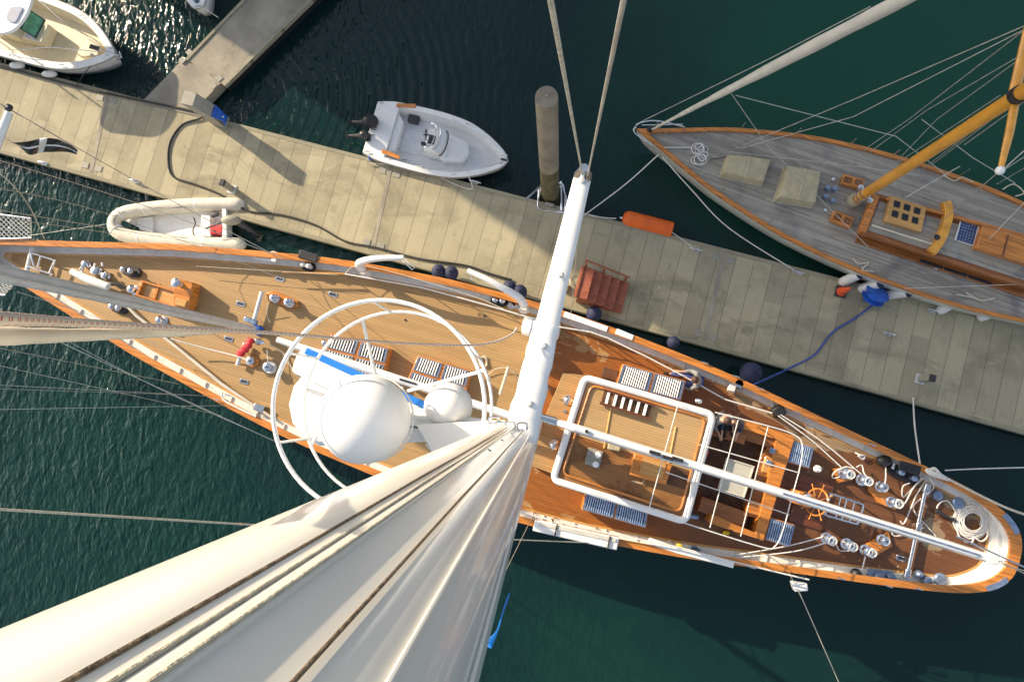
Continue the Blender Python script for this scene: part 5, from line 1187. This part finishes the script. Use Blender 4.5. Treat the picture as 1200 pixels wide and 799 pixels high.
# ------------------------------------------------------------------ the wooden sloop
SA, SB = P(745, 151, 1.4), P(1200, 310, 1.4); sang = math.atan2((SB-SA).y, (SB-SA).x)
su_ = (SB-SA).normalized(); sv_ = Vector((-su_.y, su_.x, 0))
def Z(u, v, z): return Vector((SA.x, SA.y, 0))+su_*u+sv_*v+Vector((0, 0, z))
sloop = thing('wooden_sloop', Z(8, 0, 0), sang, 'wooden sloop with weathered grey deck and spruce mast beyond the pontoon', 'yacht')
LS = 17.0
ss = side_of([(0, 0), (.6, .22), (1.5, .57), (2.6, .99), (3.6, 1.28), (5.0, 1.62), (6.3, 1.82), (7.8, 1.95), (9.2, 1.98), (11, 1.93), (13, 1.68), (15, 1.3), (16.5, .85), (LS, 0)])
rs = []
for z, k, ku in ((-.5, .3, .8), (0, .80, .90), (.5, .93, .955), (1.0, .985, .985), (1.33, 1.0, .998)):
    rs.append([Z(LS/2+(u-LS/2)*ku, v*k, z) for u, v in ss+[(u, -wv) for u, wv in ss[-2:0:-1]]])
MB().loft(rs, True, False).build('hull', 'hullwhite', sloop)
MB().ring(loop(ss, Z, 0), loop(inset_side(ss, .12), Z, 0), 1.32, 1.42).build('toe_rail', 'varnish', sloop, bevel=.01)
MB().prism([p[:2] for p in loop(inset_side(ss, .05), Z, 0)], 1.2, 1.33).build('deck', 'greyteak', sloop, smooth=False)
SZ = 1.33
def sq(c_, z0, z1, name, mat, parent=sloop, bevel=.01): return MB().prism([P(*q, z1) for q in c_], z0, z1).build(name, mat, parent, bevel=bevel)
# canvas covers
def cover(c_, h, label):
    t = thing('canvas_cover', P(sum(q[0] for q in c_)/4, sum(q[1] for q in c_)/4, SZ), sang, label, 'cover', 'canvas covers on the foredeck of the sloop')
    f = quad(c_, SZ+h); N = 12; m = MB(); rnd = random.Random(len(label)); rows = []
    for i in range(N+1):
        r_ = []
        for j in range(N+1):
            p = f(i/N, j/N); e_ = min(i, N-i, j, N-j); p = p.copy(); p.z = SZ+h*(1-.07*(e_ == 0))+rnd.uniform(-.010, .010)+.03*abs(math.sin(math.pi*i/N*1.0+j*.35))-.03*abs(j-N/2)/N; r_.append(p)
        rows.append(m.add(r_))
    for i in range(N):
        for j in range(N): m.face((rows[i]+j, rows[i+1]+j, rows[i+1]+j+1, rows[i]+j+1))
    border = [(i, 0) for i in range(N)]+[(N, j) for j in range(N)]+[(i, N) for i in range(N, 0, -1)]+[(0, j) for j in range(N, 0, -1)]
    cen = f(.5, .5); tpv = [m.v[rows[i]+j] for i, j in border]
    m.loft([[p.copy() for p in tpv], [cen+(p-cen)*1.06+Vector((rnd.uniform(-.02, .02), rnd.uniform(-.02, .02), SZ+h*.5-p.z)) for p in tpv], [Vector(((cen+(p-cen)*1.1).x, (cen+(p-cen)*1.1).y, SZ+.01)) for p in tpv]], False, False)
    m.build('cloth', 'canvas', t, ang=28)
    hem = [Vector(((cen+(p-cen)*1.115).x, (cen+(p-cen)*1.115).y, SZ+.03)) for p in tpv]
    MB().tube(hem, .012, 6, closed=True).build('hem_rope', 'rope', t)
    MB().tube([f(.5, -.02)+Vector((0, 0, .02)), f(.5, .5)+Vector((0, 0, .055)), f(.5, 1.02)+Vector((0, 0, .02))], .009, 5).build('seam', 'rope', t)
cover([(856, 181), (903, 187), (895, 212), (850, 202)], .42, 'tan canvas cover nearest the bow of the wooden sloop')
cover([(925, 194), (962, 201), (956, 237), (914, 230)], .45, 'squarer tan canvas cover nearer the mast of the wooden sloop')
# heap of rope
rp = MB(); rnd = random.Random(11)
for k in range(11):
    c = P(822+rnd.uniform(-6, 8), 181+rnd.uniform(-8, 8), SZ); r = rnd.uniform(.07, .2); a0 = rnd.uniform(0, 6); e = rnd.uniform(.5, .95)
    rp.tube([c+Vector((r*math.cos(i*.45+a0), r*e*math.sin(i*.45+a0), .03+.012*k+.01*math.sin(i))) for i in range(14)], .016, 6, closed=True)
tag(rp.build('rope_heap', 'ropew'), 'tangled heap of pale rope on the foredeck of the wooden sloop', 'rope')
MB().tube(L3([(775, 173, SZ+.05), (810, 173, SZ+.05)]), .018, 6).build('line', 'ropew', sloop)
MB().tube(L3([(832, 187, SZ+.05), (852, 184, SZ+.05)]), .014, 6).build('chain', 'darksteel', sloop)
def shatch(c_, h, n_):
    o = sq(c_, SZ, SZ+h, 'skylight', 'varnish', bevel=.02); f = quad(c_, SZ+h)
    for i in range(n_):
        s0, s1 = (i+.14)/n_, (i+.86)/n_; p_ = [f(s0, .2), f(s1, .2), f(s1, .8), f(s0, .8)]
        MB().prism(p_, SZ+h-.02, SZ+h+.008).build('pane', 'screenglass', o)
        g_ = MB()
        for k in range(5): a = s0+(s1-s0)*(k+.5)/5; g_.tube([f(a, .2)+Vector((0, 0, .02)), f(a, .8)+Vector((0, 0, .02))], .008, 5)
        g_.build('bars', 'varnish', o)
shatch([(989, 204), (1014, 210), (1012, 221), (986, 215)], .22, 2); shatch([(978, 246), (1001, 255), (997, 267), (974, 258)], .22, 2)
for x, y in ((976, 211), (967, 247), (1096, 314)): MB().lathe(P(x, y, SZ), [(.07, 0), (.06, .05), (.02, .07)], 12).build('deck_vent', 'silver', sloop)
for x, y in ((968, 222), (976, 223), (966, 232), (974, 237), (1010, 257)): MB().lathe(P(x, y, SZ), [(.07, 0), (.06, .1), (.075, .18), (.03, .2)], 14).build('small_winch', 'slate', sloop)
# coachroof
cr_c = [(1027, 231), (1230, 291), (1216, 340), (1011, 273)]
roofb = sq(cr_c, SZ, SZ+.42, 'coachroof', 'bench_wood', bevel=.02)
MB().prism([P(*q, SZ+.44) for q in ((1031, 236), (1227, 294), (1214, 333), (1017, 270))], SZ+.41, SZ+.435).build('coachroof_deck', 'greyteak', roofb, smooth=False)
bar(px([(1027, 229), (1011, 272)], SZ+.5), .2, SZ+.3, SZ+.52, 'coachroof_beam', 'varnish', roofb)
bar(px([(1012, 273), (1216, 339)], SZ+.48), .10, SZ+.34, SZ+.5, 'coachroof_side', 'bench_wood', roofb)
bar(px([(1028, 229), (1232, 289)], SZ+.48), .10, SZ+.34, SZ+.5, 'coachroof_side', 'bench_wood', roofb)
bar(px([(1040, 232), (1225, 283)], SZ+.56), .10, SZ+.45, SZ+.58, 'handrail', 'varnish', roofb)
bar(cr(px([(1109, 236), (1112, 250), (1108, 268), (1101, 284), (1092, 296)], SZ+.6), 4), .24, SZ+.42, SZ+.64, 'mainsheet_beam', 'spruce', roofb)
MB().lathe(P(1098, 278, SZ+.64), [(.09, 0), (.08, .03), (.03, .04)], 14).build('vent_plate', 'darksteel', roofb)
o = sq([(1044, 229), (1086, 243), (1080, 272), (1038, 259)], SZ+.43, SZ+.62, 'main_skylight', 'varnish_pale', roofb, .02)
f = quad([(1044, 229), (1086, 243), (1080, 272), (1038, 259)], SZ+.62)
for i in range(3):
    for j in range(2):
        s0, t0 = .12+.28*i, .14+.38*j; MB().prism([f(s0, t0), f(s0+.17, t0), f(s0+.17, t0+.24), f(s0, t0+.24)], SZ+.6, SZ+.632).build('pane', 'screenglass', o)
o = sq([(1126, 257), (1150, 265), (1143, 289), (1119, 281)], SZ+.45, SZ+.49, 'solar_panel_frame', 'white', roofb, .005)
MB().prism([P(*q, SZ+.5) for q in ((1127, 259), (1146, 265), (1140, 287), (1121, 281))], SZ+.485, SZ+.497).build('solar_cells', 'solar', o)
g_ = MB()
for k in range(1, 6):
    f = quad([(1127, 259), (1146, 265), (1140, 287), (1121, 281)], SZ+.5); g_.tube([f(k/6, 0), f(k/6, 1)], .007, 4)
for k in range(1, 7): g_.tube([f(0, k/7), f(1, k/7)], .007, 4)
g_.build('cell_grid', 'slate', o)
o = sq([(1152, 264), (1235, 287), (1228, 317), (1144, 290)], SZ+.43, SZ+.68, 'sliding_hatch', 'varnish', roofb, .03)
bar(px([(1182, 275), (1175, 301)], SZ+.7), .04, SZ+.68, SZ+.7, 'hatch_seam', 'varnish_dark', o, .004)
MB().tube(px([(1022, 264), (1092, 286)], SZ+.56), .03, 8).build('boat_hook', 'gel_cream', roofb)
wa, wb = P(1011, 273, SZ+.42), P(1216, 340, SZ+.42); wd = (wb-wa).normalized(); wn = Vector((wd.y, -wd.x, 0))
MB().prism([wa+wn*.003, wb+wn*.003, wb+wn*.20, wa+wn*.20], SZ, SZ+.10).build('coachroof_base', 'bench_wood', roofb, bevel=.01)
for t_ in (.44, .58, .72):
    q = wa.lerp(wb, t_); MB().box(Vector((q.x, q.y, SZ+.105))+wn*.13, (.70, .10, .03), math.atan2(wd.y, wd.x)).build('portlight', 'black', roofb, bevel=.01)
# spars
mb_ = P(1000, 236, SZ); mt = P(1194, 111, 8.6); ud = (mt-mb_).normalized(); ptop_ = mb_+ud*(17.0/ud.z)
MB().tube([mb_+ud*.0, mb_+ud*3, mt, mb_+ud*14, ptop_], [.15, .15, .15, .12, .08], 12).build('mast', 'spruce', sloop, ang=60)
sm_ = [o for o in bpy.data.objects if o.name.startswith('mast') and o.parent == sloop][0]
MB().lathe(mb_, [(.22, 0), (.21, .2), (.17, .26)], 14).build('mast_boot', 'canvas', sm_)
for h_ in (.35, .55, .8): MB().lathe(mb_+ud*h_, [(.165, 0), (.165, .05)], 16, axis=ud).build('mast_band', 'silver', sm_)
for dx, dy in ((.22, .1), (.2, -.16), (-.05, .24)): 
    q = mb_+ud*.5+Vector((dx, dy, 0)); MB().lathe(q, [(.07, 0), (.05, .05), (.08, .14), (.04, .16)], 12).build('halyard_winch', 'silver', sm_)
MB().lathe(mt-ud*.1, [(.18, 0), (.18, .16)], 16, axis=ud).build('spreader_band', 'darksteel', sm_)
s0, s1 = P(1172, 200, 8.6), P(1206, 30, 8.6); mid = mt
MB().tube([s0, (s0+mt)/2, mt-ud*.15+Vector((.02, -.1, 0))], [.055, .085, .09], 10, flat=.7, up=(0, 0, 1)).build('spreader', 'spruce', sloop)
MB().tube([mt-ud*.15+Vector((.02, .12, 0)), P(1200, 60, 8.6), s1], [.11, .11, .09], 10, flat=.7, up=(0, 0, 1)).build('spreader', 'spruce', sloop)
MB().ell(s0, .09, 12, 8).build('spreader_end', 'dome', sloop)
# forestay with rolled sail
fs0 = P(764, 152, 1.55); fs1 = ptop_
pts = [fs0.lerp(fs1, i/40) for i in range(41)]
MB().tube(pts, [.03+.10*min(1, i/14)+.006*math.sin(i*1.7) for i in range(41)], 12).build('furled_jib', 'cream', sloop, ang=60)
MB().lathe(P(762, 152, 1.45), [(.1, 0), (.1, .03), (.05, .04), (.05, .12), (.1, .13)], 12).build('furling_drum', 'darksteel', sloop)
SW = [[(745, 146, 1.6), (900, 70, 5.5), (1020, 8, 8.0)], [(862, 174, 1.5), (1000, 117, 4.8), (1230, 18, 10)], [(868, 174, 1.5), (1000, 137, 4.0), (1230, 20, 9)], [(1012, 176, 1.5), (1065, 140, 3.2), (1200, 36, 8.5)], [(1020, 178, 1.5), (1085, 130, 4), (1205, 60, 8.5)],
      [(1050, 190, 1.5), (1098, 140, 4), (1215, 55, 8.6)], [(1050, 192, 1.5), (1172, 112, 7.2)], [(1080, 199, 1.5), (1205, 105, 8)], [(1060, 195, 1.5), (1198, 116, 8)], [(1088, 196, 1.5), (1230, 90, 8)], [(1100, 262, 1.8), (1172, 200, 8.5)], [(1130, 170, 5), (1230, 98, 8)],
      [(857, 110, 4.3), (900, 172, 2), (1018, 290, 1.9)], [(862, 112, 4.3), (1050, 160, 3), (1110, 206, 1.6)], [(855, 178, 1.45), (1010, 196, 1.5), (1078, 206, 1.6)], [(1168, 216, 1.8), (1230, 180, 4)], [(1140, 300, 1.5), (1200, 238, 3)], [(1060, 232, 2), (1125, 195, 2.2), (1075, 220, 1.9)],
      [(1080, 140, 2.5), (1140, 185, 2.6), (1190, 215, 2.6)], [(1172, 202, 8.5), (1230, 150, 9.5)], [(1172, 202, 8.5), (1230, 165, 7)]]
for q in SW: MB().tube(L3(q) if len(q) < 4 else cr(L3(q), 3), .0105, 6).build('stay_wire', 'wire', sloop)
# pulpit and stanchions
pul = MB().tube(cr(px([(802, 149), (770, 142), (751, 144), (743, 151), (746, 158), (765, 170)], 1.95), 5), .02, 8).build('pulpit', 'silver', sloop)
for q in ((802, 149, 802, 154), (770, 142, 774, 152), (765, 170, 763, 165), (745, 150, 750, 156)): MB().tube([P(q[0], q[1], 1.95), P(q[2], q[3], 1.42)], .018, 7).build('pulpit_leg', 'silver', pul)
MB().tube(px([(752, 147), (800, 146)], 1.75), .014, 7).build('pulpit_rail', 'silver', pul)
for x, y in ((868, 152), (932, 158), (995, 170), (1045, 183), (1125, 205), (845, 226), (900, 262), (960, 296), (1088, 337)):
    p = P(x, y, 1.42); MB().tube([p, p+Vector((-.01, 0, .5))], .014, 7).build('stanchion', 'silver', sloop)
MB().tube(px([(1060, 338), (1200, 333)], 1.8), .007, 5).build('lifeline', 'ropew', sloop)
for c_ in ([(1000, 303), (1006, 309), (1018, 308), (1010, 316), (1024, 318)], [(1120, 345), (1140, 348), (1132, 343), (1150, 352), (1166, 349)], [(1105, 205), (1118, 212), (1128, 208), (1140, 214)], [(1175, 222), (1188, 216), (1200, 226), (1190, 230)]):
    MB().tube(cr(px(c_, 1.42), 4), .02, 6).build('line_bundle', 'rope', sloop)

# ------------------------------------------------------------------ people
def skinned(verts, edges, radii, name, mat, parent, sub=2, root=0, extra=None):
    me = bpy.data.meshes.new(name); me.from_pydata([tuple(v) for v in verts], edges, []); me.update()
    o = bpy.data.objects.new(name, me); COL.objects.link(o)
    md = o.modifiers.new('skin', 'SKIN'); md.use_smooth_shade = True
    for i, r in enumerate(radii): me.skin_vertices[0].data[i].radius = (r, r) if not isinstance(r, tuple) else r
    me.skin_vertices[0].data[root].use_root = True
    o.modifiers.new('sub', 'SUBSURF').levels = sub; o.modifiers['sub'].render_levels = sub
    dg = bpy.context.evaluated_depsgraph_get(); m2 = bpy.data.meshes.new_from_object(o.evaluated_get(dg))
    bpy.data.objects.remove(o); o = bpy.data.objects.new(name, m2); COL.objects.link(o)
    m2.materials.clear(); m2.materials.append(M[mat])
    for p_ in m2.polygons: p_.use_smooth = True
    o.parent = parent; o.matrix_local = WM[parent.name].inverted(); return o
def person(label, J, top, bottom, hairm='hair'):
    """J: world joints: pelvis, chest, neck, head, and per side hip knee ankle toe shoulder elbow wrist hand"""
    t = thing('person', J['pelvis'], 0, label, 'person')
    V = []; E = []; Rr = []
    def a(p, r, prev=None):
        V.append(Vector(p)); Rr.append(r)
        if prev is not None: E.append((prev, len(V)-1))
        return len(V)-1
    pe = a(J['pelvis'], .125); ch = a(J['pelvis'].lerp(J['chest'], .5), .115, pe); ch2 = a(J['chest'], .135, ch); ne = a(J['neck'], .052, ch2)
    hd0 = a(J['neck'].lerp(J['head'], .55), .075, ne); hd = a(J['head'], .095, hd0); a(J['head']+(J['head']-J['neck']).normalized()*.07, .07, hd)
    face = J['face'].normalized(); a(J['head']+face*.105-Vector((0, 0, .01)), .018, hd)
    for s in 'LR':
        h_ = a(J['hip'+s], .085, pe); k_ = a(J['knee'+s], .056, h_); n_ = a(J['ankle'+s], .038, k_); a(J['toe'+s], .032, n_)
        sh = a(J['sh'+s], .055, ch2); el = a(J['el'+s], .04, sh); wr = a(J['wr'+s], .027, el); ha = a(J['ha'+s], .036, wr)
        d_ = (J['ha'+s]-J['wr'+s]).normalized(); sd_ = d_.cross(Vector((0, 0, 1))); sd_ = sd_.normalized() if sd_.length > .1 else Vector((1, 0, 0))
        for q, ln in ((-.028, .06), (-.009, .075), (.010, .07), (.028, .055)):
            f1 = a(J['ha'+s]+sd_*q+d_*.03, .009, ha); f2 = a(J['ha'+s]+sd_*q*1.15+d_*(.03+ln*.6)-Vector((0, 0, .008)), .008, f1); a(J['ha'+s]+sd_*q*1.2+d_*(.03+ln)-Vector((0, 0, .025)), .007, f2)
        th = a(J['wr'+s]+sd_*.04+d_*.03, .010, wr); a(J['wr'+s]+sd_*.055+d_*.07, .008, th)
    skinned(V, E, Rr, 'body', 'skin', t, 1)
    e = .016
    skinned([J['pelvis']+Vector((0, 0, .03)), J['pelvis'].lerp(J['chest'], .5), J['chest'], J['shL'], J['elL'], J['elL'].lerp(J['wrL'], .6), J['shR'], J['elR'], J['elR'].lerp(J['wrR'], .6)],
            [(0, 1), (1, 2), (2, 3), (3, 4), (4, 5), (2, 6), (6, 7), (7, 8)], [.15, .145, .16, .085, .062, .052, .085, .062, .052], 'jersey', top, t)
    skinned([J['pelvis'], J['hipL'], J['kneeL'], J['ankleL'], J['hipR'], J['kneeR'], J['ankleR']], [(0, 1), (1, 2), (2, 3), (0, 4), (4, 5), (5, 6)], [.15, .11, .078, .058, .11, .078, .058], 'trousers', bottom, t)
    up = (J['head']-J['neck']).normalized()
    hm = MB().ell(J['head']+up*.035-face*.025, (.112, .108, .105), 18, 12, axis=up); hm.build('hair', hairm, t)
    for s in 'LR':
        sd_ = face.cross(Vector((0, 0, 1))).normalized()*(1 if s == 'L' else -1)
        MB().ell(J['head']+sd_*.092, (.015, .022, .03), 8, 6).build('ear', 'skin', t)
        MB().ell(J['head']+sd_*.035+face*.088+Vector((0, 0, .02)), .011, 8, 6).build('eye', 'black', t)
        MB().tube([J['ankle'+s]-Vector((0, 0, .02)), J['toe'+s], J['toe'+s]+(J['toe'+s]-J['ankle'+s]).normalized()*.05], [.05, .05, .03], 8).build('shoe', 'darksteel', t)
    MB().tube([J['head']+face*.096-Vector((0, 0, .055))-face.cross(Vector((0,0,1)))*.02, J['head']+face*.096-Vector((0, 0, .055))+face.cross(Vector((0,0,1)))*.02], .006, 6).build('mouth', 'red', t)
    return t
def pose(o, fw, sit, lean, legs, arms=((.3, 0), (.3, 0)), hipw=.09, shw=.19, turn=0):
    """o: seat point; fw: facing; sit: seat height above the feet"""
    fw = Vector(fw).normalized(); sd = Vector((fw.y, -fw.x, 0)); up = Vector((0, 0, 1))
    J = {'pelvis': o+up*.11}; sp_ = (up*math.cos(lean)+fw*math.sin(lean))
    J['chest'] = J['pelvis']+sp_*.42; J['neck'] = J['pelvis']+sp_*.56; hd = (up*math.cos(lean*1.25)+fw*math.sin(lean*1.25)); J['head'] = J['neck']+hd*.17
    J['face'] = (fw-up*.35)
    for i, (s, g) in enumerate((('L', 1), ('R', -1))):
        kf, kz, af_, az = legs[i]
        J['hip'+s] = J['pelvis']+sd*g*hipw; J['knee'+s] = J['hip'+s]+fw*kf+up*kz+sd*g*.04; J['ankle'+s] = J['knee'+s]+fw*af_+up*az
        J['toe'+s] = J['ankle'+s]+fw*.15-up*.03
        J['sh'+s] = J['chest']+sd*g*shw+sp_*.04; ax_, az_ = arms[i]
        J['el'+s] = J['sh'+s]+fw*.10+sd*g*.08-up*.24; J['wr'+s] = J['el'+s]+fw*.22*ax_/.3-sd*g*.06-up*(.05+az_); J['ha'+s] = J['wr'+s]+fw*.08-up*.02
    return J
person('person in grey jersey and blue trousers sitting on the side deck by the slatted skylight', pose(P(818, 447, 2.1)-Vector((0, 0, .05)), (-1, .12, 0), 0, .35, ((.43, .06, .40, -.10), (.42, .12, .38, -.16)), ((.5, .0), (.6, .05))), 'jersey', 'jeans')
person('dark-haired person in a pale grey top sitting at the forward corner of the cockpit', pose(P(842, 489, 2.42), (.35, -1, 0), .4, .12, ((.40, .0, .08, -.40), (.40, .0, .05, -.40)), ((.4, .0), (.4, .05))), 'jersey', 'darkcloth')
person('brown-haired person in a navy jersey sitting second along the cockpit bench', pose(P(855, 492, 2.42), (-.2, -1, 0), .4, .15, ((.40, .0, .06, -.40), (.40, .0, .02, -.40)), ((.4, .0), (.3, .05))), 'navyc', 'darkcloth')
